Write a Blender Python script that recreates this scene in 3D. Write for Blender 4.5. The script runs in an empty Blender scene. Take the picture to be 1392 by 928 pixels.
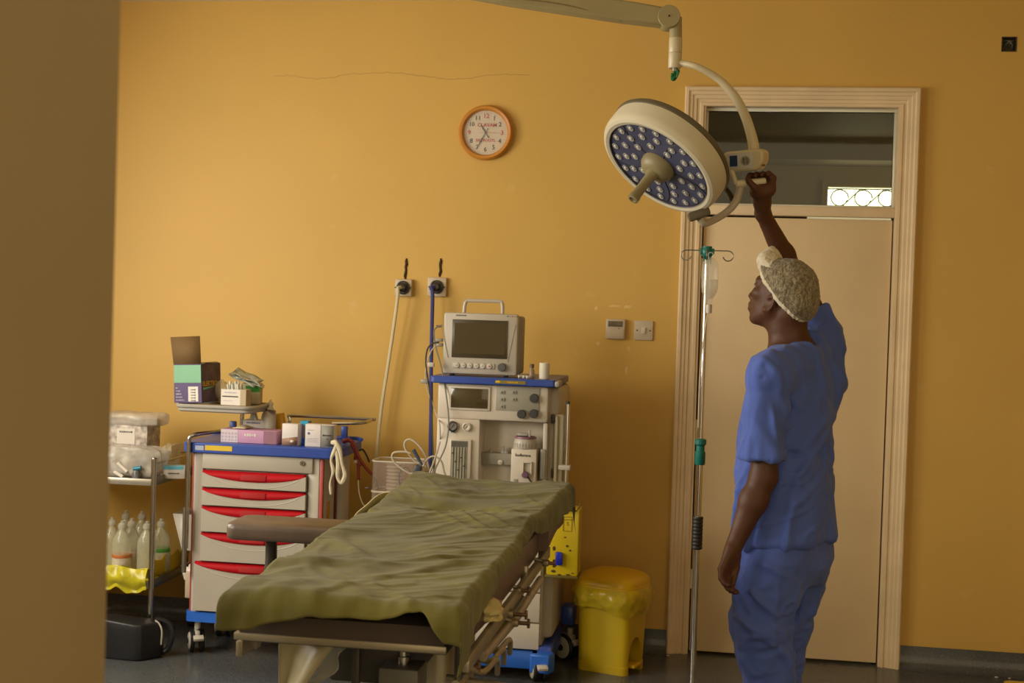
import bpy, bmesh, math, random
import numpy as np
from mathutils import Vector, Matrix
random.seed(7)
SC = bpy.context.scene
COL = SC.collection
# ---------------------------------------------------------------- camera
CAM_POS = Vector((0, 0, 1.591)); YAW, PITCH, ROLL = .1509, -.0251, .0311; FPX = 1850.0
def _basis():
    M = Matrix.Rotation(YAW, 3, 'Z') @ Matrix.Rotation(PITCH, 3, 'X')
    r, u, d = M @ Vector((1, 0, 0)), M @ Vector((0, 0, 1)), M @ Vector((0, 1, 0))
    c, s = math.cos(ROLL), math.sin(ROLL)
    return c*r+s*u, c*u-s*r, d
CR, CU, CD = _basis()
cam_d = bpy.data.cameras.new('camera'); cam = bpy.data.objects.new('camera', cam_d); COL.objects.link(cam)
cam_d.sensor_width = 36; cam_d.lens = FPX*36/1392
cam.matrix_world = Matrix(((CR.x, CU.x, -CD.x, CAM_POS.x), (CR.y, CU.y, -CD.y, CAM_POS.y), (CR.z, CU.z, -CD.z, CAM_POS.z), (0, 0, 0, 1)))
cam_d.dof.use_dof = True; cam_d.dof.focus_distance = 4.7; cam_d.dof.aperture_fstop = 6.5
cam_d.clip_start = .05
SC.camera = cam
# ---------------------------------------------------------------- world, light, exposure
w = bpy.data.worlds.new('world'); SC.world = w; w.use_nodes = True
w.node_tree.nodes['Background'].inputs[0].default_value = (1.0, .80, .48, 1)
w.node_tree.nodes['Background'].inputs[1].default_value = 1.35
def area(name, loc, look, sx, sy, power, color, spread=180):
    l = bpy.data.lights.new(name, 'AREA'); l.shape = 'RECTANGLE'; l.size = sx; l.size_y = sy
    l.energy = power; l.color = color; l.spread = math.radians(spread)
    o = bpy.data.objects.new(name, l); COL.objects.link(o); o.location = loc
    o.rotation_euler = (Vector(look)-Vector(loc)).to_track_quat('-Z', 'Y').to_euler()
    return o
area('daylight_and_fill', (-3.62, 4.3, 1.85), (-1.6, 4.3, 1.15), 1.3, 1.6, 80, (1.0, .95, .84))
area('daylight_and_fill', (-3.62, 2.3, 1.85), (-1.6, 2.6, 1.25), 1.2, 1.2, 62, (1.0, .95, .84))  # added fill light, brightens the wall shaded by the machine
area('corridor_fill', (2.7, 7.5, 2.0), (0.0, 8.0, 2.35), .7, .9, 5.5, (1.0, .80, .42))  # added fill for the far corridor wall, no real source at this spot
vs = SC.view_settings; vs.view_transform = 'Standard'; vs.look = 'None'; vs.exposure = 0.0; vs.gamma = 1; vs.use_curve_mapping = False
SC.cycles.max_bounces = 7; SC.cycles.diffuse_bounces = 5; SC.cycles.transparent_max_bounces = 12
SC.cycles.caustics_reflective = False; SC.cycles.caustics_refractive = False
SC.cycles.sample_clamp_indirect = 4.0
SC.cycles.use_denoising = True
# ---------------------------------------------------------------- pixel rays of the photograph -> points in the room
def ray(x, y): return CD + CR*((x-696)/FPX) - CU*((y-464)/FPX)
def PY(x, y, Y): q = ray(x, y); return CAM_POS + q*(Y/q.y)
def PZ(x, y, z): q = ray(x, y); return CAM_POS + q*((z-CAM_POS.z)/q.z)
def PD(x, y, D): return CAM_POS + ray(x, y)*D
# ---------------------------------------------------------------- materials
MATS = {}
def mat(name, col, rough=.5, metal=0, var=.06, vscale=8, bump=0, bscale=60, trans=0, alpha=1, ior=1.45, coat=0, emit=None, estr=1, detail=3, sheen=0, spec=.5, stretch=None):
    if name in MATS: return MATS[name]
    m = bpy.data.materials.new(name); m.use_nodes = True; nt = m.node_tree; N = nt.nodes; L = nt.links
    b = N['Principled BSDF']
    b.inputs['Roughness'].default_value = rough; b.inputs['Metallic'].default_value = metal
    b.inputs['IOR'].default_value = ior; b.inputs['Specular IOR Level'].default_value = spec
    b.inputs['Transmission Weight'].default_value = trans; b.inputs['Alpha'].default_value = alpha
    b.inputs['Coat Weight'].default_value = coat; b.inputs['Sheen Weight'].default_value = sheen
    tc = N.new('ShaderNodeTexCoord'); src = tc.outputs['Object']
    if stretch:
        mp = N.new('ShaderNodeMapping'); mp.inputs['Scale'].default_value = stretch; L.new(src, mp.inputs[0]); src = mp.outputs[0]
    n = N.new('ShaderNodeTexNoise'); n.inputs['Scale'].default_value = vscale; n.inputs['Detail'].default_value = detail
    L.new(src, n.inputs['Vector'])
    r = N.new('ShaderNodeValToRGB'); c = Vector(col)
    r.color_ramp.elements[0].position = .3; r.color_ramp.elements[1].position = .7
    r.color_ramp.elements[0].color = (*[max(0, k*(1-var)) for k in c], 1)
    r.color_ramp.elements[1].color = (*[min(1, k*(1+var)) for k in c], 1)
    L.new(n.outputs[0], r.inputs[0]); L.new(r.outputs[0], b.inputs['Base Color'])
    if bump:
        n2 = N.new('ShaderNodeTexNoise'); n2.inputs['Scale'].default_value = bscale; n2.inputs['Detail'].default_value = 4
        L.new(src, n2.inputs['Vector'])
        bp = N.new('ShaderNodeBump'); bp.inputs['Strength'].default_value = bump; bp.inputs['Distance'].default_value = .004
        L.new(n2.outputs[0], bp.inputs['Height']); L.new(bp.outputs[0], b.inputs['Normal'])
    if emit:
        b.inputs['Emission Color'].default_value = (*emit, 1); b.inputs['Emission Strength'].default_value = estr
    MATS[name] = m; return m
def srgb(r, g, b): return tuple(((v/255+.055)/1.055)**2.4 if v > 10 else v/255/12.92 for v in (r, g, b))
# ---------------------------------------------------------------- object bookkeeping
ORG = {}
def setp(o, label=None, cat=None, group=None, kind=None):
    if label: o['label'] = label
    if cat: o['category'] = cat
    if group: o['group'] = group
    if kind: o['kind'] = kind
    return o
def thing(name, label, cat, loc, group=None):
    o = bpy.data.objects.new(name, None); COL.objects.link(o); o.location = loc; o.empty_display_size = .05
    ORG[o] = Vector(loc); return setp(o, label, cat, group)
class MB:
    def __init__(s, M=None): s.v = []; s.f = []; s.mi = []; s.sm = []; s.M = M
    def add(s, vs, fs, mi=0, sm=True):
        k = len(s.v)
        for p in vs:
            p = Vector(p)
            s.v.append(s.M @ p if s.M else p)
        for f in fs: s.f.append([k+i for i in f]); s.mi.append(mi); s.sm.append(sm)
        return s
    def box(s, c, d, R=None, mi=0, bev=0):
        c = Vector(c); hx, hy, hz = d[0]/2, d[1]/2, d[2]/2
        if bev <= 0:
            vs = [Vector((x, y, z)) for x in (-hx, hx) for y in (-hy, hy) for z in (-hz, hz)]
            fs = [(0, 1, 3, 2), (4, 6, 7, 5), (0, 4, 5, 1), (2, 3, 7, 6), (0, 2, 6, 4), (1, 5, 7, 3)]
        else:
            bm = bmesh.new(); bmesh.ops.create_cube(bm, size=1)
            for q in bm.verts: q.co = Vector((q.co.x*d[0], q.co.y*d[1], q.co.z*d[2]))
            bmesh.ops.bevel(bm, geom=bm.edges[:], offset=min(bev, min(d)*.49), segments=2, profile=.5, affect='EDGES')
            bm.verts.ensure_lookup_table(); vs = [q.co.copy() for q in bm.verts]; fs = [[q.index for q in f.verts] for f in bm.faces]; bm.free()
        if R: vs = [R @ p for p in vs]
        return s.add([p+c for p in vs], fs, mi)
    def span(s, a, b, mi=0, bev=0):
        a = Vector(a); b = Vector(b); return s.box((a+b)/2, [abs(b[i]-a[i]) for i in range(3)], None, mi, bev)
    def tube(s, pts, r, seg=8, smooth=0, closed=False, mi=0, caps=True):
        pts = [Vector(p) for p in pts]
        if smooth: pts = spline(pts, smooth, closed)
        n = len(pts); rr = r if callable(r) else (lambda t: r)
        vs = []; prev = None
        for i, p in enumerate(pts):
            a = pts[(i-1) % n] if closed else pts[max(i-1, 0)]; b = pts[(i+1) % n] if closed else pts[min(i+1, n-1)]
            t = (b-a)
            t = t.normalized() if t.length > 1e-9 else Vector((0, 0, 1))
            if prev is None:
                u = t.orthogonal().normalized()
            else:
                u = (prev - t*prev.dot(t))
                u = u.normalized() if u.length > 1e-6 else t.orthogonal().normalized()
            prev = u; w2 = t.cross(u); R = rr(i/max(n-1, 1))
            for k in range(seg):
                a2 = 2*math.pi*k/seg; vs.append(p + (u*math.cos(a2)+w2*math.sin(a2))*R)
        fs = []
        for i in range(n if closed else n-1):
            j = (i+1) % n
            for k in range(seg): fs.append((i*seg+k, i*seg+(k+1) % seg, j*seg+(k+1) % seg, j*seg+k))
        if caps and not closed:
            fs.append(list(range(seg))[::-1]); fs.append([(n-1)*seg+k for k in range(seg)])
        return s.add(vs, fs, mi)
    def lathe(s, prof, o, ax=(0, 0, 1), seg=24, mi=0, sx=1, up=None, cap=True):
        o = Vector(o); ax = Vector(ax).normalized(); u = (Vector(up) - ax*Vector(up).dot(ax)).normalized() if up else ax.orthogonal().normalized(); v = ax.cross(u)
        vs = []; fs = []; n = len(prof)
        for (r, h) in prof:
            for k in range(seg):
                a = 2*math.pi*k/seg; vs.append(o+ax*h+(u*math.cos(a)+v*math.sin(a)*sx)*max(r, 0))
        for i in range(n-1):
            for k in range(seg): fs.append((i*seg+k, i*seg+(k+1) % seg, (i+1)*seg+(k+1) % seg, (i+1)*seg+k))
        if cap and prof[0][0] > 1e-6: fs.append([k for k in range(seg)][::-1])
        if cap and prof[-1][0] > 1e-6: fs.append([(n-1)*seg+k for k in range(seg)])
        return s.add(vs, fs, mi)
    def cyl(s, a, b, r, seg=16, mi=0, bev=0):
        a = Vector(a); b = Vector(b); h = (b-a).length
        pr = [(r, 0), (r, h)] if not bev else [(r-bev, 0), (r, bev), (r, h-bev), (r-bev, h)]
        return s.lathe(pr, a, b-a, seg, mi)
    def ell(s, c, rad, R=None, seg=16, rings=10, mi=0, fn=None):
        c = Vector(c); vs = []; fs = []
        for i in range(rings+1):
            th = math.pi*i/rings
            for k in range(seg):
                a = 2*math.pi*k/seg; p = Vector((math.sin(th)*math.cos(a), math.sin(th)*math.sin(a), math.cos(th)))
                m = fn(p) if fn else 1
                p = Vector((p.x*rad[0]*m, p.y*rad[1]*m, p.z*rad[2]*m))
                vs.append(c+(R @ p if R else p))
        for i in range(rings):
            for k in range(seg): fs.append((i*seg+k, (i+1)*seg+k, (i+1)*seg+(k+1) % seg, i*seg+(k+1) % seg))
        return s.add(vs, fs, mi)
    def prism(s, poly, o, ax, ay, dv, mi=0):
        o = Vector(o); ax = Vector(ax); ay = Vector(ay); dv = Vector(dv); n = len(poly)
        vs = [o+ax*p[0]+ay*p[1] for p in poly]; vs += [p+dv for p in vs]
        fs = [list(range(n))[::-1], [n+i for i in range(n)]]+[(i, (i+1) % n, n+(i+1) % n, n+i) for i in range(n)]
        return s.add(vs, fs, mi)
    def grid(s, fn, nu, nv, mi=0, wrap=False):
        vs = [fn(i/(nu-1 if not wrap else nu), j/(nv-1)) for j in range(nv) for i in range(nu)]; fs = []
        for j in range(nv-1):
            for i in range(nu if wrap else nu-1):
                fs.append((j*nu+i, j*nu+(i+1) % nu, (j+1)*nu+(i+1) % nu, (j+1)*nu+i))
        return s.add(vs, fs, mi)
    def build(s, name, mats, parent=None, ang=38, thick=0, off=-1, flat=False, **kw):
        if not isinstance(mats, (list, tuple)): mats = [mats]
        lo = [min(p[i] for p in s.v) for i in range(3)]; hi = [max(p[i] for p in s.v) for i in range(3)]
        org = ORG[parent] if parent is not None else Vector(((lo[0]+hi[0])/2, (lo[1]+hi[1])/2, lo[2]))
        me = bpy.data.meshes.new(name); me.from_pydata([p-org for p in s.v], [], s.f)
        for m in mats: me.materials.append(m)
        me.polygons.foreach_set('material_index', s.mi)
        me.update()
        if kw.get('kind') == 'structure' and name.startswith('wall'): flat = True
        bm = bmesh.new(); bm.from_mesh(me); flat or bmesh.ops.remove_doubles(bm, verts=bm.verts, dist=1e-6); bmesh.ops.recalc_face_normals(bm, faces=bm.faces); bm.to_mesh(me); bm.free()
        if not flat: me.shade_smooth()
        if ang < 180 and not flat: me.set_sharp_from_angle(angle=math.radians(ang))
        o = bpy.data.objects.new(name, me); COL.objects.link(o); ORG[o] = org
        if parent is not None: o.parent = parent
        else: o.location = org
        if thick:
            md = o.modifiers.new('thickness', 'SOLIDIFY'); md.thickness = thick; md.offset = off
        return setp(o, **kw)
def spline(pts, n, closed=False):
    pts = [Vector(p) for p in pts]; out = []; m = len(pts)
    for i in range(m if closed else m-1):
        p1, p2 = pts[i], pts[(i+1) % m]
        p0 = pts[(i-1) % m] if (closed or i > 0) else p1*2-p2
        p3 = pts[(i+2) % m] if (closed or i+2 < m) else p2*2-p1
        for k in range(n):
            t = k/n; out.append(.5*((2*p1)+(p2-p0)*t+(2*p0-5*p1+4*p2-p3)*t*t+(3*p1-p0-3*p2+p3)*t**3))
    if not closed: out.append(pts[-1])
    return out
def copy_tree(o, parent=None, loc=None, label=None, rz=None):
    c = o.copy(); COL.objects.link(c); c.parent = parent
    if parent is None:
        if loc is not None: c.location = loc
        if rz is not None: c.rotation_euler[2] = rz
        if label: c['label'] = label
        ORG[c] = Vector(c.location)
    for ch in list(o.children): copy_tree(ch, c)
    return c
def text(s, body, size, o, ax, ay, name, m, parent, depth=.0006, bold=0, align='CENTER', sx=1, shear=0):
    """flat printed lettering: a font curve turned into a mesh lying in the plane (ax, ay) at o"""
    if body.startswith('~'):      # print too small to read in the photograph: a broken line of strokes
        n = len(body); ax = Vector(ax).normalized(); ay = Vector(ay).normalized(); nz = ax.cross(ay); w = size*.52; mb = MB(); x0 = 0 if align == 'LEFT' else -n*w/2
        rnd = random.Random(n)
        for k in range(n):
            h = size*rnd.uniform(.34, .55); c = Vector(o)+ax*(x0+w*(k+.5)); hw = w*rnd.uniform(.28, .42)
            mb.add([c-ax*hw-ay*h/2+nz*depth, c+ax*hw-ay*h/2+nz*depth, c+ax*hw+ay*h/2+nz*depth, c-ax*hw+ay*h/2+nz*depth], [(0, 1, 2, 3)])
        return setp(mb.build(name, m, parent, ang=180), kind='stuff')
    cu = bpy.data.curves.new('lettering', 'FONT'); cu.body = body; cu.size = size; cu.align_x = align; cu.align_y = 'CENTER'
    cu.extrude = depth; cu.offset = bold; cu.resolution_u = 2; cu.shear = shear
    t = bpy.data.objects.new('lettering', cu); COL.objects.link(t)
    bpy.context.view_layer.update()
    me = bpy.data.meshes.new_from_object(t.evaluated_get(bpy.context.evaluated_depsgraph_get()))
    bpy.data.objects.remove(t); bpy.data.curves.remove(cu)
    ax = Vector(ax).normalized(); ay = Vector(ay).normalized(); nz = ax.cross(ay); o = Vector(o)-ORG[parent]
    for v in me.vertices: v.co = o+ax*v.co.x*sx+ay*v.co.y+nz*v.co.z
    me.materials.clear(); me.materials.append(m)
    q = bpy.data.objects.new(name, me); COL.objects.link(q); q.parent = parent; ORG[q] = ORG[parent]
    return q
X3, Y3, Z3 = Vector((1, 0, 0)), Vector((0, 1, 0)), Vector((0, 0, 1))
def rotz(a): return Matrix.Rotation(a, 3, 'Z')
def xf(loc, rz=0, rx=0, ry=0): return Matrix.Translation(loc) @ Matrix.Rotation(rz, 4, 'Z') @ Matrix.Rotation(rx, 4, 'X') @ Matrix.Rotation(ry, 4, 'Y')
def rrect(x0, x1, y0, y1, r, n=6):
    out = []
    for cx, cy, a0 in ((x1-r, y1-r, 0), (x0+r, y1-r, 90), (x0+r, y0+r, 180), (x1-r, y0+r, 270)):
        for k in range(n+1): a = math.radians(a0+90*k/n); out.append((cx+r*math.cos(a), cy+r*math.sin(a)))
    return out
# ================================================================ the room
YW = 6.387; CEIL = 3.04; XL, XR = -3.8, 3.1
def wall_mat(name, col, crack=True):
    m = mat(name, col, rough=.55, var=.035, vscale=1.6, bump=.03, bscale=220, detail=6)
    nt = m.node_tree; N = nt.nodes; L = nt.links; b = N['Principled BSDF']
    # scuffs and filler patches in the paint
    tc = N.new('ShaderNodeTexCoord')
    n = N.new('ShaderNodeTexNoise'); n.inputs['Scale'].default_value = 9; n.inputs['Detail'].default_value = 6; L.new(tc.outputs['Object'], n.inputs['Vector'])
    r = N.new('ShaderNodeValToRGB'); r.color_ramp.elements[0].position = .69; r.color_ramp.elements[1].position = .74
    r.color_ramp.elements[0].color = (0, 0, 0, 1); r.color_ramp.elements[1].color = (.14, .14, .14, 1)
    mx = N.new('ShaderNodeMix'); mx.data_type = 'RGBA'; mx.inputs[7].default_value = (.78, .56, .26, 1)
    src = b.inputs['Base Color'].links[0].from_socket
    L.new(n.outputs[0], r.inputs[0]); L.new(r.outputs[0], mx.inputs[0]); L.new(src, mx.inputs[6]); L.new(mx.outputs[2], b.inputs['Base Color'])
    return m
M_wall = wall_mat('wall_paint', (.60, .37, .082))
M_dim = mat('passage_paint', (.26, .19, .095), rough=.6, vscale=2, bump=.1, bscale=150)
M_ceil = mat('ceiling_paint', (.72, .62, .42), rough=.8, vscale=2)
M_corr = mat('corridor_paint', (.46, .35, .085), rough=.7, vscale=1.5)
M_corrd = mat('corridor_dark', (.22, .15, .04), rough=.7, vscale=1.5)
M_trim = mat('door_trim_paint', (.72, .56, .35), rough=.42, var=.08, vscale=5, bump=.1, bscale=90)
M_door = mat('door_paint', (.72, .55, .32), rough=.45, var=.05, vscale=2.5, bump=.06, bscale=80)
def floor_mat():
    m = mat('vinyl_floor', (.068, .072, .072), rough=.22, var=.25, vscale=1.2)
    nt = m.node_tree; N = nt.nodes; L = nt.links; b = N['Principled BSDF']
    tc = N.new('ShaderNodeTexCoord'); v = N.new('ShaderNodeTexNoise'); v.inputs['Scale'].default_value = 260; v.inputs['Detail'].default_value = 1
    L.new(tc.outputs['Object'], v.inputs['Vector'])
    r = N.new('ShaderNodeValToRGB'); r.color_ramp.elements[0].position = .60; r.color_ramp.elements[1].position = .68
    r.color_ramp.elements[0].color = (0, 0, 0, 1); r.color_ramp.elements[1].color = (.6, .6, .6, 1)
    mx = N.new('ShaderNodeMix'); mx.data_type = 'RGBA'; mx.inputs[7].default_value = (.20, .20, .19, 1)
    src = b.inputs['Base Color'].links[0].from_socket
    L.new(v.outputs[0], r.inputs[0]); L.new(r.outputs[0], mx.inputs[0]); L.new(src, mx.inputs[6]); L.new(mx.outputs[2], b.inputs['Base Color'])
    n2 = N.new('ShaderNodeTexNoise'); n2.inputs['Scale'].default_value = 3; L.new(tc.outputs['Object'], n2.inputs['Vector'])
    mr = N.new('ShaderNodeMapRange'); mr.inputs[3].default_value = .14; mr.inputs[4].default_value = .36; L.new(n2.outputs[0], mr.inputs[0]); L.new(mr.outputs[0], b.inputs['Roughness'])
    return m
M_floor = floor_mat()
MB().span((XL-.2, -1.5, -.06), (XR+.2, 9.2, 0)).build('floor', M_floor, kind='structure')
MB().span((XL-.2, 1.2, CEIL), (XR+.2, 9.2, CEIL+.1)).build('ceiling', M_ceil, kind='structure')
def wall_y(name, y0, y1, x0, x1, z0, z1, holes, m, parent=None):
    xs = sorted({x0, x1, *[h[0] for h in holes], *[h[1] for h in holes]}); zs = sorted({z0, z1, *[h[2] for h in holes], *[h[3] for h in holes]})
    mb = MB()
    for i in range(len(xs)-1):
        for j in range(len(zs)-1):
            cx, cz = (xs[i]+xs[i+1])/2, (zs[j]+zs[j+1])/2
            if any(h[0] < cx < h[1] and h[2] < cz < h[3] for h in holes): continue
            mb.span((xs[i], y0, zs[j]), (xs[i+1], y1, zs[j+1]))
    return mb.build(name, m, parent, kind='structure')
DX0, DX1, DTOP, BAR0, BAR1 = -.107, .780, 2.560, 2.05, 2.095     # door opening
wall_y('wall_back', YW, YW+.15, XL, XR, 0, CEIL, [(DX0, DX1, 0, DTOP), (1.205, 1.272, 2.803, 2.871)], M_wall)
# left wall with its daylight window and an added second opening (out of the frame)
mb = MB()
for a, b in [((XL, 1.2, 0), (XL+.12, YW, 1.15)), ((XL, 1.2, 2.55), (XL+.12, YW, CEIL)), ((XL, 1.2, 1.15), (XL+.12, 1.65, 2.55)), ((XL, 2.95, 1.15), (XL+.12, 3.4, 2.55)), ((XL, 5.2, 1.15), (XL+.12, YW, 2.55))]: mb.span(a, b)
mb.build('wall_left', M_wall, kind='structure')
mb = MB()
for a, b in [((XL+.03, 3.4, 1.15), (XL+.07, 3.45, 2.55)), ((XL+.03, 5.15, 1.15), (XL+.07, 5.2, 2.55)), ((XL+.03, 3.45, 1.15), (XL+.07, 5.15, 1.2)), ((XL+.03, 3.45, 2.5), (XL+.07, 5.15, 2.55)), ((XL+.03, 4.27, 1.2), (XL+.07, 4.32, 2.5))]: mb.span(a, b)
mb.build('window_2', M_trim, kind='structure')
mb = MB()
for a, b in [((XL+.03, 1.65, 1.15), (XL+.07, 1.7, 2.55)), ((XL+.03, 2.9, 1.15), (XL+.07, 2.95, 2.55)), ((XL+.03, 1.7, 1.15), (XL+.07, 2.9, 1.2)), ((XL+.03, 1.7, 2.5), (XL+.07, 2.9, 2.55)), ((XL+.03, 2.28, 1.2), (XL+.07, 2.33, 2.5))]: mb.span(a, b)
mb.build('window_added', M_trim, kind='structure')  # added window frame, made up to go with the extra side light
MB().span((XR-.12, 1.2, 0), (XR, YW, CEIL)).build('wall_right', M_wall, kind='structure')
# the passage wall the photographer looks past
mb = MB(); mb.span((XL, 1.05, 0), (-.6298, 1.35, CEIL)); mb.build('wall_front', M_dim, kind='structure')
# vinyl skirting, coved out of the floor
def cove(name, x0, x1, cut=0):
    prof = [(0, .104), (-.004, .104), (-.005, .06), (-.010, .03), (-.022, .013), (-.045, .004), (-.06, .0005), (0, .0005)]
    mb = MB(); mb.prism(prof, (x0, YW, 0), (0, 1, 0), (0, 0, 1), (x1-x0, 0, 0)); return mb.build(name, M_floor, kind='structure')
cove('baseboard_back', XL+.12, -.196)
cove('baseboard_back', .864, XR-.12)
MB().prism([(0, 0), (.05, 0), (.03, .045), (0, .06)], (-.196, YW-.012, 0), (1, 0, 0), (0, 0, 1), (0, .012, 0)).build('baseboard_back', M_floor, kind='structure')
# door frame: moulded architrave mitred round the opening
FX0, FX1, FTOP = -.194, .8625, 2.6365
fw = DX0-FX0
prof = [(0, 0), (0, -.030), (.006, -.036), (.018, -.036), (.024, -.028), (.036, -.028), (.040, -.022), (.054, -.022), (.058, -.015), (.070, -.015), (.074, -.020), (fw, -.020), (fw+.0, .0)]
def archi():
    mb = MB(); path = [((FX0, .0), (1, 0)), ((FX0, FTOP), (1, -1)), ((FX1, FTOP), (-1, -1)), ((FX1, 0.0), (-1, 0))]
    rings = []
    for (x, z), (dx, dz) in path:
        rings.append([Vector((x+p*dx, YW+d, z+p*dz)) for p, d in prof])
    n = len(prof)
    for k in range(3):
        vs = rings[k]+rings[k+1]; mb.add(vs, [(i, (i+1) % n, n+(i+1) % n, n+i) for i in range(n)])
    return mb
archi().build('trim_1', M_trim, kind='structure', ang=20)
mb = MB()      # jambs, transom bar, stops behind the architrave
mb.span((DX0-.0, YW-.012, 0), (DX0+.012, YW+.15, DTOP)); mb.span((DX1-.012, YW-.012, 0), (DX1, YW+.15, DTOP)); mb.span((DX0+.012, YW-.012, DTOP-.012), (DX1-.012, YW+.15, DTOP))
mb.span((DX0+.012, YW-.008, BAR0), (DX1-.012, YW+.15, BAR1), bev=.004)
mb.build('trim_2', M_trim, kind='structure')
# transom light
M_glass = mat('window_glass', (.9, .95, .9), rough=.02, trans=1, ior=1.35, var=.0)
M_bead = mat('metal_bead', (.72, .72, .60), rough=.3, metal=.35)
mb = MB(); mb.span((DX0+.012, YW+.05, BAR1), (DX1-.012, YW+.056, DTOP-.012)); tw = mb.build('window_1', M_glass, kind='structure')
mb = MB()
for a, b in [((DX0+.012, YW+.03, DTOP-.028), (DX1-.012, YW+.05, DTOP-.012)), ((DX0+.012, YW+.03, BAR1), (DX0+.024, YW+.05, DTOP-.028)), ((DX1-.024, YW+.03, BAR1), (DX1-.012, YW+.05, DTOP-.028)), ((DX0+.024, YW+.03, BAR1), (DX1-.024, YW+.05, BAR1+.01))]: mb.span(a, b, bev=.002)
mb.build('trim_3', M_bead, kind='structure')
# door leaf
M_dark = mat('dark_gap', (.03, .022, .012), rough=.8)
mb = MB(); mb.span((DX0+.019, YW+.012, .012), (DX1-.018, YW+.055, BAR0-.010), bev=.002); dl = mb.build('door_1', M_door, kind='structure')
mb = MB(); mb.span((DX0+.014, YW+.06, 0), (DX0+.03, YW+.08, BAR0)); mb.span((DX1-.03, YW+.06, 0), (DX1-.014, YW+.08, BAR0)); mb.span((DX0+.03, YW+.06, BAR0-.025), (DX1-.03, YW+.08, BAR0)); mb.build('door_stop', M_dark, dl)
mb = MB(); mb.span((.38, YW+.005, BAR0-.0105), (.755, YW+.012, BAR0-.001)); mb.build('gap_light_strip', M_bead, dl)  # pale strip stands in for light through the gap above the leaf
for z in (.35, 1.05, 1.8):
    MB().cyl((DX0+.016, YW+.006, z-.045), (DX0+.016, YW+.006, z+.045), .006, 8).build('hinge', M_bead, dl)
# corridor beyond the transom
CY = 8.6
wx0, wx1, wz0, wz1 = .63, 1.06, 1.95, 2.394
wall_y('wall_corridor', CY, CY+.12, -1.6, 3.0, 0, CEIL, [(wx0, wx1, wz0, wz1)], M_corr)
mb = MB(); mb.span((-1.6, CY-.35, 2.52), (3.0, CY, 2.64)); mb.span((-1.6, YW+.15, 2.64), (3.0, CY, 2.76)); mb.build('trim_4', M_corrd, kind='structure')
MB().span((-1.6, YW+.15, 0), (-1.5, CY, CEIL)).build('wall_corridor_left', M_corr, kind='structure')
MB().span((2.9, YW+.15, 0), (3.0, CY, CEIL)).build('wall_corridor_right', M_corr, kind='structure')
mb = MB()
for a, b in [((wx0-.035, CY-.02, wz0-.03), (wx0, CY+.06, wz1+.03)), ((wx1, CY-.02, wz0-.03), (wx1+.03, CY+.06, wz1+.03)), ((wx0, CY-.02, wz1), (wx1, CY+.06, wz1+.035)), ((wx0, CY-.02, wz0-.03), (wx1, CY+.06, wz0))]: mb.span(a, b)
w3 = mb.build('window_3', M_corr, kind='structure')
M_sky = mat('daylight_pane', (.9, .95, .9), rough=.5, emit=(1.0, .94, .60), estr=2.4)
MB().span((wx0, CY+.05, wz0), (wx1, CY+.055, wz1)).build('pane', M_sky, w3)
mb = MB(); M_iron = mat('iron_grille', (.22, .24, .12), rough=.6)
for i in range(3):
    cx = wx0+.075+i*.142
    for cz in (2.33, 2.2):
        mb.tube([(cx+.055*math.cos(a)*(1-.12*a/6), CY+.035, cz+.05*math.sin(a)) for a in [k*.5 for k in range(13)]], .004, 5)
        mb.tube([(cx+.02, CY+.035, cz-.05), (cx+.07, CY+.035, cz), (cx+.12, CY+.035, cz+.05)], .004, 5, smooth=3)
mb.tube([(wx0, CY+.035, 2.385), (wx1, CY+.035, 2.385)], .004, 5); mb.build('grille', M_iron, w3)
mb = MB(); mb.span((.10, CY-.10, 0), (.16, CY, 2.52)); mb.build('trim_5', M_corrd, kind='structure')

# crumbs of plaster on the floor by the door, and a yellow tub rim in the corner of the frame
M_crumb = mat('plaster_crumb', (.5, .45, .35), rough=.9)
for px, py, r_, lab in ((908, 892, .008, 'plaster crumb on the floor left of the door frame'), (1351, 917, .009, 'plaster crumb on the floor at the far right'), (1348, 892, .007, 'plaster crumb by the skirting at the far right')):
    p = PZ(px, py, 0); p.y = min(p.y, YW-.07); o_ = MB().ell((p.x, p.y, r_*.5), (r_, r_*.7, r_*.5), seg=8, rings=6).build('plaster_crumb', M_crumb, None, label=lab, cat='crumb', group='plaster crumbs on the floor')
p = PZ(1362, 924, .06); M_yt = mat('yellow_tub', (.60, .42, .03), rough=.4)
MB().prism(rrect(p.x, p.x+.30, p.y-.26, p.y, .04), (0, 0, 0), X3, Y3, Z3*.06).build('yellow_tub', M_yt, None, label='yellow plastic edge at the bottom right corner on the floor', cat='tub')
# ================================================================ things on the back wall
M_wht = mat('white_plastic', (.62, .55, .42), rough=.35, var=.03)
M_wht2 = mat('aged_white_plastic', (.52, .43, .30), rough=.4, var=.06)
M_blk = mat('black_rubber', (.012, .011, .01), rough=.45, var=.2)
M_ink = mat('dark_ink', (.03, .025, .02), rough=.6)
M_red = mat('red_print', (.45, .02, .015), rough=.5)
M_steel = mat('stainless_steel', (.50, .48, .43), rough=.22, metal=1, var=.06)
M_dsteel = mat('dull_steel', (.28, .26, .22), rough=.38, metal=.9, var=.1)
M_glassy = mat('clear_cover', (.95, .95, .9), rough=.02, alpha=.06, var=0)
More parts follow.
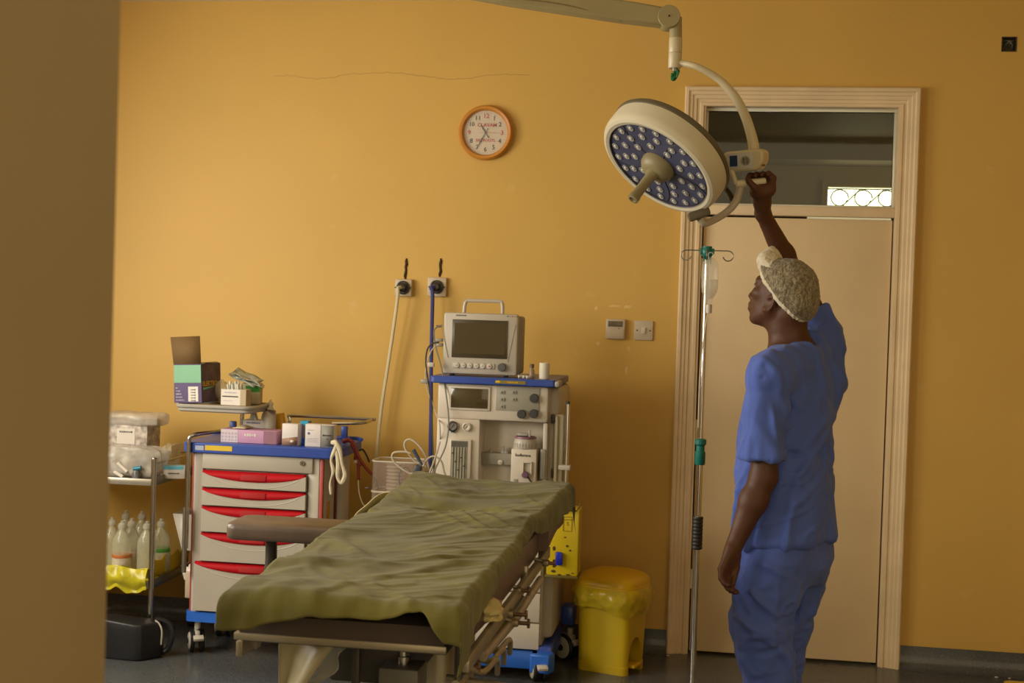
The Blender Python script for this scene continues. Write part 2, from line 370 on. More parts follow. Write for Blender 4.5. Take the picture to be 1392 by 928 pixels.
# wall clock
c = PY(661, 181, YW); R = .130
t = thing('wall_clock', 'round wall clock with an orange-brown rim and white dial on the yellow wall', 'clock', (c.x, YW, c.z-R))
cf = Vector((c.x, YW, c.z))
M_org = mat('orange_plastic', (.56, .235, .035), rough=.28, var=.05)
MB().lathe([(R-.004, 0), (R, .008), (R-.001, .026), (R-.008, .036), (R-.018, .034), (R-.024, .022), (R-.026, .018), (R-.026, 0)], cf, (0, -1, 0), 56).build('rim', M_org, t)
M_dial = mat('dial_paper', (.60, .50, .36), rough=.5, var=.02)
MB().cyl(cf, cf-Y3*.014, R-.024, 48).build('dial', M_dial, t)
dz = cf-Y3*.0152
for k in range(1, 13):
    a = math.radians(90-30*k); red = k in (12, 3, 9)
    text(None, str(k), .030 if k != 10 else .027, dz+Vector((math.cos(a)*.079, 0, math.sin(a)*.079)), X3, Z3, 'numeral', M_red if red else M_ink, t, .0004, .0004)
text(None, 'CLAVAM', .024, dz+Vector((.006, 0, .036)), X3, Z3, 'lettering', M_red, t, .0004, .0004, sx=1.0)
text(None, 'SATROGYL', .019, dz+Vector((.0, 0, -.036)), X3, Z3, 'lettering', M_red, t, .0004, .0003)
mb = MB()
for k in range(60):
    a = 2*math.pi*k/60; r0 = .094 if k % 5 else .092
    p = Vector((math.cos(a), 0, math.sin(a))); mb.tube([dz+p*r0, dz+p*.097], .0005, 4)
mb.build('minute_marks', M_ink, t)
def hand(a, L, tail, wd, m, y):
    mb = MB(); d = Vector((math.sin(a), 0, math.cos(a))); n = Vector((d.z, 0, -d.x)); o = cf-Y3*y
    mb.prism([(-tail, -wd*.8), (-tail*.4, -wd*.4), (L*.5, -wd), (L, -wd*.2), (L, wd*.2), (L*.5, wd), (-tail*.4, wd*.4), (-tail, wd*.8)], o, d, n, (0, -.001, 0)); return mb.build('hand', m, t)
hand(math.radians(-33), .047, .028, .0028, M_ink, .017); hand(math.radians(209), .091, .024, .0024, M_ink, .0185); hand(math.radians(91), .078, .028, .0009, M_red, .020)
MB().cyl(cf-Y3*.016, cf-Y3*.022, .0035, 12).build('hub', M_ink, t)
MB().cyl(cf-Y3*.0225, cf-Y3*.0235, R-.025, 40).build('cover_glass', M_glassy, t)
# gas outlets
M_conn = mat('tarnished_connector', (.10, .095, .085), rough=.3, metal=.8, var=.3, vscale=40)
M_hoseW = mat('white_hose', (.62, .55, .36), rough=.4); M_hoseB = mat('blue_hose', (.05, .055, .22), rough=.4)
def outlet(cx, cz, label, w, hole_z, proud):
    t = thing('gas_outlet', label, 'gas outlet', (cx, YW, cz-w/2), 'gas outlets on the back wall')
    MB().span((cx-w/2, YW-proud, cz-w/2), (cx+w/2, YW, cz+w/2), bev=.006).build('plate', M_wht2, t)
    o = Vector((cx, YW-proud, cz))
    MB().lathe([(.033, 0), (.033, .006), (.027, .009), (.027, .004)], o, (0, -1, 0), 24).build('collar', M_conn, t)
    MB().lathe([(.022, 0), (.022, .018), (.017, .022), (.017, .034), (.011, .038), (.0, .038)], o, (0, -1, 0), 20).build('connector', M_conn, t)
    mb = MB(); mb.box(o+Vector((.034, -.005, 0)), (.010, .008, .006)); mb.build('latch', M_blk, t)
    MB().box(o+Vector((-.034, -.005, 0)), (.010, .008, .006)).build('latch', M_blk, t)
    return t
a0, a1 = PY(550, 391, YW), PY(595, 390, YW)
outlet(a0.x, a0.z, 'wall gas outlet with the white hose plugged in', .082, 0, .030)
outlet(a1.x, a1.z, 'wall gas outlet with the blue hose plugged in', .092, 0, .022)
M_hole = mat('chased_slot', (.055, .030, .012), rough=.9, var=.3, vscale=60); M_patch = mat('filler_patch', (.70, .47, .17), rough=.7)
for (px, py0, py1, lab, dx) in ((552, 351, 379, 'ragged dark slot in the plaster above the white hose outlet', .0), (599, 351, 376, 'ragged dark slot in the plaster above the blue hose outlet', .0)):
    p, q = PY(px+1, py0, YW), PY(px-1, py1, YW)
    mb = MB(); pts = [p.lerp(q, k/7)+Vector((random.uniform(-.003, .003), -.0008, 0)) for k in range(8)]
    mb.tube(pts, lambda s: .0035+.0045*math.sin(math.pi*s)+.002*math.sin(9*s), 6); setp(mb.build('plaster_slot', M_hole), lab, 'wall slot', 'plaster slots above the gas outlets')
# hoses from the outlets to the floor and to the machine
def hose(name, pts, r, m, lab, cat='hose', n=6, group=None):
    mb = MB(); mb.tube(pts, r, 8, smooth=n); return setp(mb.build(name, m), lab, cat, group)
o = Vector((a0.x-.002, YW-.066, a0.z))
hose('gas_hose', [o, o+Vector((-.012, -.014, -.004)), PY(541, 400, YW-.08), PY(536, 440, YW-.07), PY(527, 500, YW-.06), PY(518, 560, YW-.06), PY(511, 630, YW-.06), PY(506, 690, YW-.07), PY(502, 760, YW-.1), PY(520, 812, YW-.2)+Vector((0, 0, 0))], .0085, M_hoseW, 'white gas hose hanging from the left wall outlet')
o = Vector((a1.x-.004, YW-.058, a1.z))
hose('gas_hose', [o, o+Vector((-.014, -.012, -.006)), PY(588, 400, YW-.07), PY(587, 450, YW-.08), PY(586, 510, YW-.1), PY(586, 560, YW-.12), PY(585, 615, YW-.13), PY(586, 690, YW-.13), PY(600, 760, YW-.15)], .0095, M_hoseB, 'dark blue gas hose hanging from the right wall outlet')
# thermostat and switch
c = PY(837, 447, YW)
t = thing('thermostat', 'square beige wall controller with a grey display beside the switch', 'thermostat', (c.x, YW, c.z-.045))
MB().box((c.x, YW-.011, c.z), (.090, .022, .094), bev=.005).build('case', M_wht2, t)
MB().box((c.x-.001, YW-.0225, c.z+.024), (.068, .003, .026), bev=.001).build('display', mat('grey_lcd', (.14, .11, .07), rough=.25), t)
mb = MB(); mb.box((c.x+.016, YW-.0225, c.z+.003), (.006, .002, .003)); mb.build('button', M_ink, t)
MB().box((c.x, YW-.0225, c.z-.022), (.08, .002, .038), bev=.0008).build('flap', M_wht2, t)
c = PY(875, 449, YW)
t = thing('light_switch', 'square single light switch beside the door frame', 'switch', (c.x, YW, c.z-.045))
MB().box((c.x, YW-.005, c.z), (.088, .010, .092), bev=.004).build('plate', M_wht2, t)
MB().box((c.x, YW-.012, c.z), (.018, .010, .030), Matrix.Rotation(.12, 3, 'X'), bev=.002).build('rocker', M_wht, t)
for s in (-1, 1): MB().cyl((c.x+s*.030, YW-.0115, c.z), (c.x+s*.030, YW-.009, c.z), .0035, 10).build('screw', M_ink, t)
# filler spots in the paint around them
for i, (px, py, a, b, lab) in enumerate(((811, 419, .009, .011, 'pale filler spot up and left of the wall controller'), (836, 416, .026, .006, 'pale filler smear just above the wall controller'), (853, 417, .017, .008, 'pale filler smear above the gap between controller and switch'), (813, 467, .010, .010, 'pale filler spot below the left corner of the wall controller'), (855, 474, .008, .012, 'pale filler spot below the gap between controller and switch'), (852, 503, .008, .018, 'tall pale filler smear well below the light switch'))):
    p = PY(px, py, YW); mb = MB(); mb.ell(p, (a, .0008, b), seg=12, rings=6, fn=lambda q: 1+.25*math.sin(5*q.x+3*q.z+i))
    setp(mb.build('filler_spot', M_patch), lab, 'wall patch', 'filler spots around the wall switches')
# open junction box high on the right
c = PY(1372, 60, YW)
t = thing('junction_box', 'small open dark junction box high on the wall right of the door', 'junction box', (c.x, YW+.0, c.z-.034))
mb = MB(); x0, x1, z0, z1 = 1.2055, 1.2715, 2.8035, 2.8705
mb.span((x0, YW+.045, z0), (x1, YW+.05, z1)); mb.span((x0, YW-.001, z0), (x0+.003, YW+.045, z1)); mb.span((x1-.003, YW-.001, z0), (x1, YW+.045, z1)); mb.span((x0, YW-.001, z0), (x1, YW+.045, z0+.003)); mb.span((x0, YW-.001, z1-.003), (x1, YW+.045, z1))
mb.build('box', mat('rusty_box', (.10, .08, .045), rough=.6, metal=.4, var=.5, vscale=50), t)
mb = MB()
for k in range(4):
    mb.tube([(c.x-.02+.012*k, YW+.045, c.z-.02), (c.x-.015+.01*k, YW+.015, c.z+.01*math.sin(k)), (c.x+.02-.01*k, YW+.02, c.z+.02), (c.x-.01*k, YW+.045, c.z+.01)], .003, 5, smooth=4)
mb.build('wiring', mat('grey_wire', (.16, .15, .11), rough=.6), t)
# fine crack in the plaster
mb = MB(); pts = [PY(x, y, YW-.0003) for x, y in [(372, 104), (400, 103), (430, 107), (455, 104), (470, 101), (500, 100), (540, 99), (580, 104), (612, 108), (640, 106), (680, 101), (720, 101)]]
fine = [p+Vector((0, 0, random.uniform(-.004, .004))) for p in spline(pts, 6)]
mb.tube(fine, .0011, 4); setp(mb.build('wall_crack', mat('crack_line', (.42, .25, .08), rough=.9)), 'fine wandering crack across the plaster above the clock', 'crack')

# ================================================================ infusion stand
bx = Vector((-.058, 5.42, 0))
def ivp(px, py): return PY(px, py, 5.42)
ztop = ivp(960, 332).z
t = thing('infusion_stand', 'chrome infusion stand with green fittings in front of the door frame', 'infusion stand', bx)
M_chrome = mat('chrome', (.62, .6, .55), rough=.12, metal=1, var=.03); M_green = mat('green_plastic', (.01, .16, .13), rough=.35)
z1, z2, z3, z4 = ivp(951, 600).z, ivp(951, 628).z, ivp(948, 712).z, ivp(946, 746).z
MB().cyl(bx+Z3*z1, bx+Z3*(ztop-.05), .0085, 14).build('upper_tube', M_chrome, t)
MB().cyl(bx+Z3*.05, bx+Z3*z2, .0125, 16).build('lower_tube', M_chrome, t)
MB().lathe([(.018, 0), (.021, .006), (.021, .05), (.017, .055), (.017, .075), (.023, .082), (.023, .10), (.016, .104)], bx+Z3*(z2-.01), seg=20).build('clamp_collar', M_green, t)
mb = MB(); pr = []
for k in range(9): z = k*.0145; pr += [(.019, z), (.021, z+.003), (.021, z+.010), (.019, z+.013)]
mb.lathe(pr, bx+Z3*z4, seg=18); mb.build('grip_sleeve', mat('black_grip', (.03, .026, .022), rough=.5), t)
hb = bx+Z3*(ztop-.03)
mb = MB(); mb.lathe([(.014, -.03), (.016, -.02), (.022, -.012), (.024, .008), (.019, .016), (.019, .022)], hb, seg=20); mb.box(hb+Vector((.022, 0, .002)), (.012, .03, .024), bev=.003); mb.box(hb+Vector((-.022, 0, .002)), (.012, .03, .024), bev=.003)
for k in range(4): mb.box(hb+Vector((-.012+.009*k, -.018, -.032)), (.004, .006, .03))
mb.build('hook_head', M_green, t)
for s in (-1, 1):
    pts = [hb+Vector((s*.02, 0, .006)), hb+Vector((s*.05, 0, .006)), hb+Vector((s*.078, 0, .006))]
    cc = hb+Vector((s*.082, 0, -.014))
    pts += [cc+Vector((s*.020*math.sin(a), 0, .020*math.cos(a))) for a in [x*.5 for x in range(0, 10)]]
    MB().tube(pts, .0024, 7).build('hook', M_dsteel, t)
for s in (-1, 1):
    pts = [hb+Vector((0, s*.02, .006)), hb+Vector((0, s*.078, .006))]; cc = hb+Vector((0, s*.082, -.014))
    pts += [cc+Vector((0, s*.020*math.sin(a), .020*math.cos(a))) for a in [x*.5 for x in range(0, 10)]]
    MB().tube(pts, .0024, 7).build('hook', M_dsteel, t)
MB().lathe([(.03, .045), (.03, .085), (.016, .095)], bx, seg=20).build('base_hub', M_dsteel, t)
for k in range(5):
    a = k*2*math.pi/5+.3; d = Vector((math.cos(a), math.sin(a), 0))
    lg = MB().tube([bx+d*.02+Z3*.075, bx+d*.15+Z3*.065, bx+d*.27+Z3*.055], .011, 8).build('leg', M_chrome, t)
    e = bx+d*.27; n = Vector((-d.y, d.x, 0))
    MB().cyl(e+Z3*.026-n*.008, e+Z3*.026+n*.008, .026, 14).build('castor', M_blk, lg)
# saline bottle hanging from the stand
sb = ivp(961, 380)+Vector((.012, -.048, 0)); zt, zb = ivp(963, 349).z, ivp(962, 424).z
t = thing('saline_bottle', 'clear plastic saline bottle hanging upside down from the green stand head', 'infusion bottle', (sb.x, sb.y, zb))
M_clear = mat('clear_soft_plastic', (.80, .78, .66), rough=.12, alpha=.30, var=.03, spec=.8); M_liq = mat('saline', (.62, .58, .46), rough=.05, alpha=.25, var=0)
H = zt-zb; o = Vector((sb.x, sb.y, zb))
MB().lathe([(.0, 0), (.008, .0), (.009, .03), (.012, .045), (.016, .055), (.030, .078), (.033, .10), (.033, H-.045), (.028, H-.02), (.010, H-.006), (.0, H-.004)], o, seg=24, sx=.8, up=X3).build('bottle', M_clear, t)
MB().lathe([(.0, .05), (.014, .056), (.028, .079), (.031, .10), (.031, H-.09), (.0, H-.09)], o, seg=24, sx=.78, up=X3).build('liquid', M_liq, t)
MB().lathe([(.011, -.004), (.012, .0), (.012, .028), (.009, .03)], o, seg=14).build('cap', mat('milky_plastic', (.62, .56, .46), rough=.35), t)
MB().tube([o+Z3*(H-.008)+X3*.006, o+Z3*(H+.008)+X3*.010, o+Z3*(H+.016), o+Z3*(H+.008)-X3*.010, o+Z3*(H-.008)-X3*.006], .002, 6, smooth=4).build('hanger_loop', M_clear, t)
MB().tube([o+Z3*.0, o+Z3*-.02+X3*-.006, o+Vector((-.016, .02, -.10)), Vector((bx.x-.0112, bx.y-.012, 1.35)), Vector((bx.x-.0112, bx.y-.012, 1.14))], .0024, 6, smooth=5).build('drip_line', mat('drip_tube', (.7, .64, .48), rough=.25), t)
# ================================================================ red-drawer emergency cart
M_grey = mat('cart_grey_plastic', (.43, .385, .31), rough=.4, var=.03); M_lgrey = mat('cart_light_plastic', (.55, .50, .42), rough=.4, var=.03)
M_cred = mat('cart_red_plastic', (.42, .008, .012), rough=.55, spec=.15, var=.06); M_cblue = mat('cart_blue_plastic', (.035, .075, .33), rough=.32, var=.05)
M_bblue = mat('bright_blue_plastic', (.025, .13, .55), rough=.35); M_redstripe = mat('red_stripe', (.40, .07, .055), rough=.4)
M_yel = mat('yellow_label', (.62, .42, .02), rough=.5); M_orange = mat('orange_plastic_plate', (.52, .23, .02), rough=.45)
M_cser = mat('clear_red_tint', (.34, .02, .02), rough=.6, spec=.12)
FX_, BX_ = 5.765, 6.16; CX0, CX1 = -2.292, -1.700; TB, TT = .905, .950
t = thing('medical_cart', 'grey medical cart with red drawer tops and a blue worktop', 'medical cart', ((CX0+CX1)/2, (FX_+BX_)/2, 0)); CART = t
MB().span((CX0+.02, FX_+.02, .19), (CX1, BX_, TB), bev=.012).build('body', M_grey, t)
MB().span((-1.765, FX_-.002, .19), (CX1-.012, FX_+.03, TB), bev=.008).build('corner_post', M_lgrey, t)
MB().span((CX0, FX_-.002, .19), (CX0+.045, FX_+.03, TB), bev=.008).build('corner_post', M_lgrey, t)
MB().span((CX1-.012, FX_, .19), (CX1+.004, FX_+.022, TB), bev=.003).build('red_stripe', M_redstripe, t, label='red corner stripe')
MB().span((CX0-.006, FX_, .19), (CX0+.004, FX_+.022, TB), bev=.003).build('red_stripe', M_redstripe, t, label='red corner stripe')
MB().span((CX1-.002, BX_-.20, .30), (CX1+.005, BX_-.165, TB), bev=.003).build('red_stripe', mat('dark_red', (.13, .012, .012), rough=.5), t, label='dark red side rail')
MB().span((CX1-.004, FX_+.085, .60), (CX1+.006, FX_+.115, .70), bev=.002).build('side_plate', M_orange, t, label='small orange plate')
mb = MB(); mb.span((CX1-.02, BX_-.14, .22), (CX1+.018, BX_, TB), bev=.01); mb.build('side_channel', M_lgrey, t)
# worktop
mb = MB()
mb.prism(rrect(CX0-.052, CX1+.072, FX_-.03, BX_+.03, .05), (0, 0, TB-.002), X3, Y3, Z3*(TT-TB+.002))
wt = mb.build('worktop', M_cblue, t, ang=30)
b_ = wt.modifiers.new('b', 'BEVEL'); b_.width = .006; b_.segments = 2; b_.limit_method = 'ANGLE'
mb = MB(); rr = rrect(CX0-.052, CX1+.072, FX_-.03, BX_+.03, .05)
pts = [Vector((x, y, TT+.004)) for x, y in rr if y > FX_+.06]; mb.tube(pts, .009, 8); mb.build('worktop_lip', M_cblue, t)
lb = PY(281, 605, FX_-.031)
MB().box((lb.x+.055, FX_-.0305, TB+.024), (.125, .002, .022)).build('yellow_label', M_yel, t, label='yellow label strip')
mb = MB(); mb.box((lb.x-.033, FX_-.0305, TB+.022), (.04, .002, .02)); mb.build('brand_plate', mat('pale_blue_plate', (.35, .38, .48), rough=.4), t)
# drawers: z bands read down the front
zs = [PY(350, y, FX_).z for y in (613, 641, 665, 690, 726, 766)] + [.198]
dx0, dx1 = CX0+.048, -1.768
def curve_front(z0, z1, red):
    """front panel of one drawer; the finger pull dips into a red curved lip across its top"""
    n = 24; lip = .042
    mb = MB(); top = []
    for i in range(n+1):
        s = i/n; dip = math.sin(math.pi*s)**.8*.034+.002
        top.append((dx0+(dx1-dx0)*s, z1-dip-(.004)))
    poly = [(dx0, z0+.003), (dx1, z0+.003)]+top[::-1]
    return mb, poly, top
for i in range(6):
    z1, z0 = zs[i], zs[i+1]; tall = i == 5
    if i == 0:
        d = MB().span((dx0-.004, FX_-.016, z0+.004), (dx1+.028, FX_+.02, z1-.004), bev=.006).build('drawer', M_grey, t)
        MB().cyl((dx1-.018, FX_-.016, (z0+z1)/2+.004), (dx1-.018, FX_-.022, (z0+z1)/2+.004), .011, 16).build('lock', M_steel, d)
        MB().box((dx1-.018, FX_-.0225, (z0+z1)/2+.004), (.003, .002, .009)).build('keyhole', M_ink, d)
        continue
    xl, xr = (dx0-.028, dx1+.03) if tall else (dx0, dx1)
    n = 28; mb = MB(); yb, yf = FX_+.015, FX_-.022
    tp = [(xl+(xr-xl)*k/n, z1-.010-.036*(math.sin(math.pi*min(1, max(0, (k/n-.02)/.96)))**.55)) for k in range(n+1)]
    mb.prism([(xl, z0+.004), (xr, z0+.004)]+tp[::-1], (0, yb, 0), X3, Z3, Y3*(yf-yb))
    d = mb.build('drawer', M_grey, t, ang=25)
    mb = MB()   # red insert behind and above the curved pull
    vs = []
    for k in range(n+1):
        s = k/n; xx = xl+(xr-xl)*s; w = math.sin(math.pi*s)**.6
        vs += [Vector((xx, FX_-.006, z1-.003)), Vector((xx, FX_-.014-.006*w, z1-.012-.010*w)), Vector((xx, FX_-.020-.004*w, tp[k][1]+.001))]
    fs = []
    for k in range(n):
        for j in range(2): fs.append((k*3+j, k*3+j+1, k*3+3+j+1, k*3+3+j))
    mb.add(vs, fs); mb.build('drawer_pull', M_cred, d, thick=.004, off=0, label='red curved drawer pull')
    cx = (xl+xr)/2; mb = MB(); mb.box((cx, FX_-.0245, z1-.025), (.115, .003, .026), Matrix.Rotation(-.25, 3, 'X'), bev=.001); mb.build('label_holder', M_cser, d)
    mb = MB()   # shallow moulded groove under the pull
    mb.tube([Vector((xl+(xr-xl)*(.06+.88*k/n), FX_-.0215, tp[k][1]-.014-.012*math.sin(math.pi*k/n))) for k in range(n+1)], .0022, 5); mb.build('moulded_ridge', M_grey, d)
# base, castors, wire handle
MB().prism(rrect(CX0-.022, CX1+.02, FX_-.012, BX_+.01, .03), (0, 0, .148), X3, Y3, Z3*.045).build('base', M_bblue, t, ang=30)
def castor(parent, x, y, r=.045, a=0, zt=.15, m1=None, blue=None):
    """twin-wheel castor: fork, cover discs, tyre"""
    M = Matrix.Translation((x, y, 0)) @ Matrix.Rotation(a, 4, 'Z')
    mb = MB(M); mb.cyl((0, 0, zt-.04), (0, 0, zt), .014, 12); mb.box((0, .012, r*1.55), (.020, r*1.3, r*.9), bev=.006)
    f = mb.build('castor', m1 or M_lgrey, parent)
    for s in (-1, 1):
        MB(M).lathe([(r*.55, 0), (r*.92, .002), (r, .006), (r, .016), (r*.92, .020), (r*.5, .020)], (s*.011, .022, r), (s, 0, 0), 24).build('tyre', M_blk, f)
        MB(M).lathe([(r*.25, .026), (r*.62, .026), (r*.78, .021), (r*.80, .018)], (s*.011, .022, r), (s, 0, 0), 24).build('wheel_disc', m1 or M_lgrey, f)
        MB(M).cyl((s*.030, .022, r), (s*.040, .022, r), r*.24, 12).build('hub', M_blk, f)
    mb = MB(M); mb.box((0, -.045, r*1.5), (.045, .03, .014), Matrix.Rotation(.4, 3, 'X'), bev=.003); mb.build('brake_pedal', M_lgrey, f)
    return f
castor(t, CX0+.025, FX_+.03, .050, .5, .15); castor(t, CX1-.04, FX_+.03, .050, -.3, .15); castor(t, CX0+.03, BX_-.06, .050, .2, .15); castor(t, CX1-.04, BX_-.06, .050, .8, .15)
# chrome wire handle at the left front, from base of the lower bin up over the worktop
hx = CX0-.010
mb = MB(); mb.tube([(hx, FX_-.04, .48), (hx, FX_-.04, .9), (hx, FX_-.04, .955), (hx+.006, FX_-.037, .975), (hx+.028, FX_-.015, .985), (hx+.05, FX_+.1, .985), (hx+.08, FX_+.28, .985)], .0095, 10, smooth=4)
mb.build('push_rail', M_steel, t)
MB().tube([(hx-.012, FX_-.03, .37), (hx-.012, FX_-.03, .66)], .011, 10).build('rail_sleeve', M_dsteel, t)
# raised instrument tray on its bent tube
M_tray = mat('tray_plastic', (.36, .33, .28), rough=.35, var=.05)
TX0, TX1, TY0, TY1 = PY(238, 556, 5.75).x, PY(341, 560, 5.75).x, 5.75, 6.02
tz = PY(290, 556, 5.80).z
mb = MB(); mb.tube([(-2.165, 6.02, TT), (-2.165, 6.02, TT+.11), (-2.158, 6.02, TT+.135), (-2.13, 6.0, TT+.142), (-1.98, 5.93, tz-.012)], .0095, 10, smooth=5); mb.build('tray_arm', M_steel, t)
mb = MB(); mb.prism(rrect(TX0, TX1, TY0, TY1, .04), (0, 0, tz-.006), X3, Y3, Z3*.014)
n_ = rrect(TX0, TX1, TY0, TY1, .04); mb.tube([Vector((x, y, tz+.014)) for x, y in n_], .009, 8, closed=True)
mb.tube([Vector((x, y, tz-.002)) for x, y in rrect(TX0+.01, TX1-.01, TY0+.01, TY1-.01, .035)], .010, 8, closed=True)
mb.build('tray', M_tray, t, ang=40)
# chrome gallery rail at the back of the worktop
mb = MB(); mb.tube([(-1.98, BX_, TT+.005), (-1.98, BX_, TT+.085), (-1.96, BX_, TT+.1), (-1.60, BX_, TT+.1), (-1.583, BX_-.01, TT+.098), (-1.575, BX_-.12, TT+.098), (-1.60, BX_-.18, TT+.096), (-1.72, BX_-.19, TT+.09)], .008, 8, smooth=3); mb.build('gallery_rail', M_steel, t)
MB().cyl((-1.985, BX_-.02, TT), (-1.985, BX_-.02, TT+.07), .018, 14).build('blue_post', M_cblue, t, label='blue post')
for px, py in ((317, 574), (468, 592)):
    p = PY(px, py, BX_-.02); MB().box((p.x, p.y, TT+.032), (.030, .028, .065), bev=.006).build('blue_clip', M_cblue, t, label='blue rail clip')
# side bin hanging on the left
MB().add([Vector(p) for p in [(-2.405, 5.93, .43), (-2.33, 5.93, .43), (-2.33, 6.06, .43), (-2.405, 6.06, .43), (-2.44, 5.90, .60), (-2.325, 5.90, .60), (-2.325, 6.08, .60), (-2.44, 6.08, .60)]], [(0, 1, 5, 4), (1, 2, 6, 5), (2, 3, 7, 6), (3, 0, 4, 7), (0, 3, 2, 1)]).build('side_bin', M_lgrey, t, thick=.005)
MB().span((-2.335, 5.80, .24), (-2.285, 5.92, .36), bev=.006).build('side_holder', mat('cream_box', (.50, .40, .28), rough=.5), t)
M_tissue = mat('white_tissue', (.68, .62, .52), rough=.9, bump=.5, bscale=40)
def crumple(c, rad, name, m, parent=None, seed=0, amp=.25, seg=20, rings=14, **kw):
    rnd = random.Random(seed); ks = [(rnd.uniform(-7, 7), rnd.uniform(-7, 7), rnd.uniform(-7, 7), rnd.uniform(0, 6)) for _ in range(7)]
    fn = lambda q: 1+amp*sum(math.sin(a*q.x+b*q.y+cc*q.z+ph) for a, b, cc, ph in ks)/3
    return MB().ell(c, rad, seg=seg, rings=rings, fn=fn).build(name, m, parent, ang=25, **kw)
tp_ = PY(266, 779, 5.84)
crumple(tp_+Vector((-.004, 0, .006)), (.045, .04, .042), 'tissue_bundle', M_tissue, None, 3, label='crumpled white tissue stuffed at the left side of the medical cart', cat='tissue')
# ---------------- items on the raised tray
tt = tz+.022
a = rotz(0)
# purple carton with its flap up
M_pur = mat('purple_card', (.065, .04, .12), rough=.45, var=.15); M_mint = mat('mint_card', (.16, .37, .21), rough=.45); M_kraft = mat('kraft_card', (.14, .078, .024), rough=.8, var=.1)
M_white = mat('white_card', (.66, .60, .52), rough=.6, var=.03); M_purb = mat('mottled_purple_card', (.085, .05, .07), rough=.45, var=.5, vscale=25)
bl = PY(238, 553, 5.79); brr = PY(273, 552, 5.79)
o0 = Vector((bl.x-.004, 5.79, tt)); bw = .140; bd = .165; bh = .172; ang = -.17
t = thing('opened_carton', 'purple and mint green carton with its brown flap standing open on the cart tray', 'carton', o0)
M = Matrix.Translation(o0) @ Matrix.Rotation(ang, 4, 'Z') @ Matrix.Rotation(-.05, 4, 'Y')
def bx(mb, a, b): mb.span(a, b)
mb = MB(M); e = .003
mb.span((0, 0, 0), (bw, e, bh)); mb.span((0, bd-e, 0), (bw, bd, bh)); mb.span((0, e, 0), (e, bd-e, bh)); mb.span((bw-e, e, 0), (bw, bd-e, bh)); mb.span((e, e, 0), (bw-e, bd-e, e)); mb.build('carton_body', M_pur, t)
mb = MB(M); mb.span((.001, -.0012, bh*.52), (bw-.001, -.0002, bh-.004)); mb.build('mint_panel', M_mint, t, label='mint green panel')
mb = MB(M); mb.span((bw*.52, -.0012, .006), (bw*.88, -.0002, bh*.42)); mb.build('white_label', M_white, t)
mb = MB(M); mb.span((bw+.0002, .004, .003), (bw+.001, bd-.003, bh-.003)); mb.build('side_print', M_purb, t)
mb = MB(M); mb.add([(0, 0, bh), (bw, 0, bh), (bw-.016, .02, bh+.125), (-.026, .02, bh+.122)], [(0, 1, 2, 3)]); mb.M = M @ Matrix.Translation((0, .006, 0)); mb.build('flap', M_kraft, t, thick=.003, off=0, label='raised brown flap')
mb = MB(M); mb.add([(0, .0, bh), (bw, .0, bh), (bw, .035, bh+.004), (0, .035, bh+.004)], [(0, 1, 2, 3)]); mb.build('flap', M_white, t, thick=.002, off=0, label='white inner flap')
mb = MB(M); mb.add([(bw, .01, bh), (bw, bd, bh), (bw-.02, bd, bh+.006), (bw-.02, .01, bh+.006)], [(0, 1, 2, 3)]); mb.build('flap', M_blk, t, thick=.002, off=0)
ax = (M.to_3x3() @ X3); ay = (M.to_3x3() @ Z3)
M_ptxt = mat('pale_print', (.45, .38, .45), rough=.6); M_ytxt = mat('yellow_print', (.60, .36, .02), rough=.5)
for k, s_ in enumerate(('~~', '~~~~', '~~~~~', '~~~~~~', '~~~~~~~~')):
    text(None, s_, .0105, M @ Vector((.010, -.0016, .066-.0135*k)), ax, ay, 'printed_line', M_ptxt, t, .0002, align='LEFT')
for k in range(5): text(None, '~~~~', .012, M @ Vector((bw*.70, -.0016, .058-.012*k)), ax, ay, 'printed_line', M_ink, t, .0002)
sy_ = (M.to_3x3() @ Y3)
text(None, 'ELEKTRO', .030, M @ Vector((bw+.0016, .070, .083)), sy_, ay, 'lettering', M_ytxt, t, .0003, .0008)
mb = MB(M); mb.add([(bw+.0012, .012, .056), (bw+.0012, .105, .066), (bw+.0012, .105, .072), (bw+.0012, .012, .066)], [(0, 1, 2, 3)]); mb.build('mint_band', M_mint, t, thick=.0004)
# white box full of wrapped sticks
def wrapped_bunch(parent, M, n, x0, x1, y0, y1, z0, z1, m, nm='wrapped_stick'):
    for k in range(n):
        x, y = random.uniform(x0, x1), random.uniform(y0, y1); q = Vector((x, y, z0)); p = q+Vector((random.uniform(-.012, .012), random.uniform(-.006, .006), random.uniform(.8, 1)*(z1-z0)))
        mb = MB(M); mb.tube([q, p], .0055, 6, mi=0); mb.build(nm, m[k % len(m)], parent)
M_film = mat('film_wrap', (.62, .60, .50), rough=.2, var=.15, vscale=60); M_film2 = mat('film_wrap_green', (.42, .50, .42), rough=.2, var=.2, vscale=60); M_cell = mat('clear_cellophane', (.75, .68, .5), rough=.15, alpha=.45, bump=.6, bscale=35)
p0 = PY(300, 554, 5.80); M = Matrix.Translation((p0.x, 5.80, tt)) @ Matrix.Rotation(-.12, 4, 'Z')
t = thing('swab_box', 'small white labelled box stuffed with film-wrapped sticks on the cart tray', 'box', (p0.x, 5.80, tt))
w_, d_, h_ = .094, .09, .07
mb = MB(M); mb.span((0, 0, 0), (w_, .002, h_)); mb.span((0, d_-.002, 0), (w_, d_, h_)); mb.span((0, .002, 0), (.002, d_-.002, h_)); mb.span((w_-.002, .002, 0), (w_, d_-.002, h_)); mb.span((.002, .002, 0), (w_-.002, d_-.002, .002)); mb.build('box_body', M_white, t)
mb = MB(M); mb.span((w_, .0, .0), (w_+.028, .05, h_*1.02)); mb.build('box_end', mat('tan_card', (.42, .33, .2), rough=.7), t)
wrapped_bunch(t, M, 12, .016, .082, .012, .07, .02, .108, [M_film, M_film2, M_film])
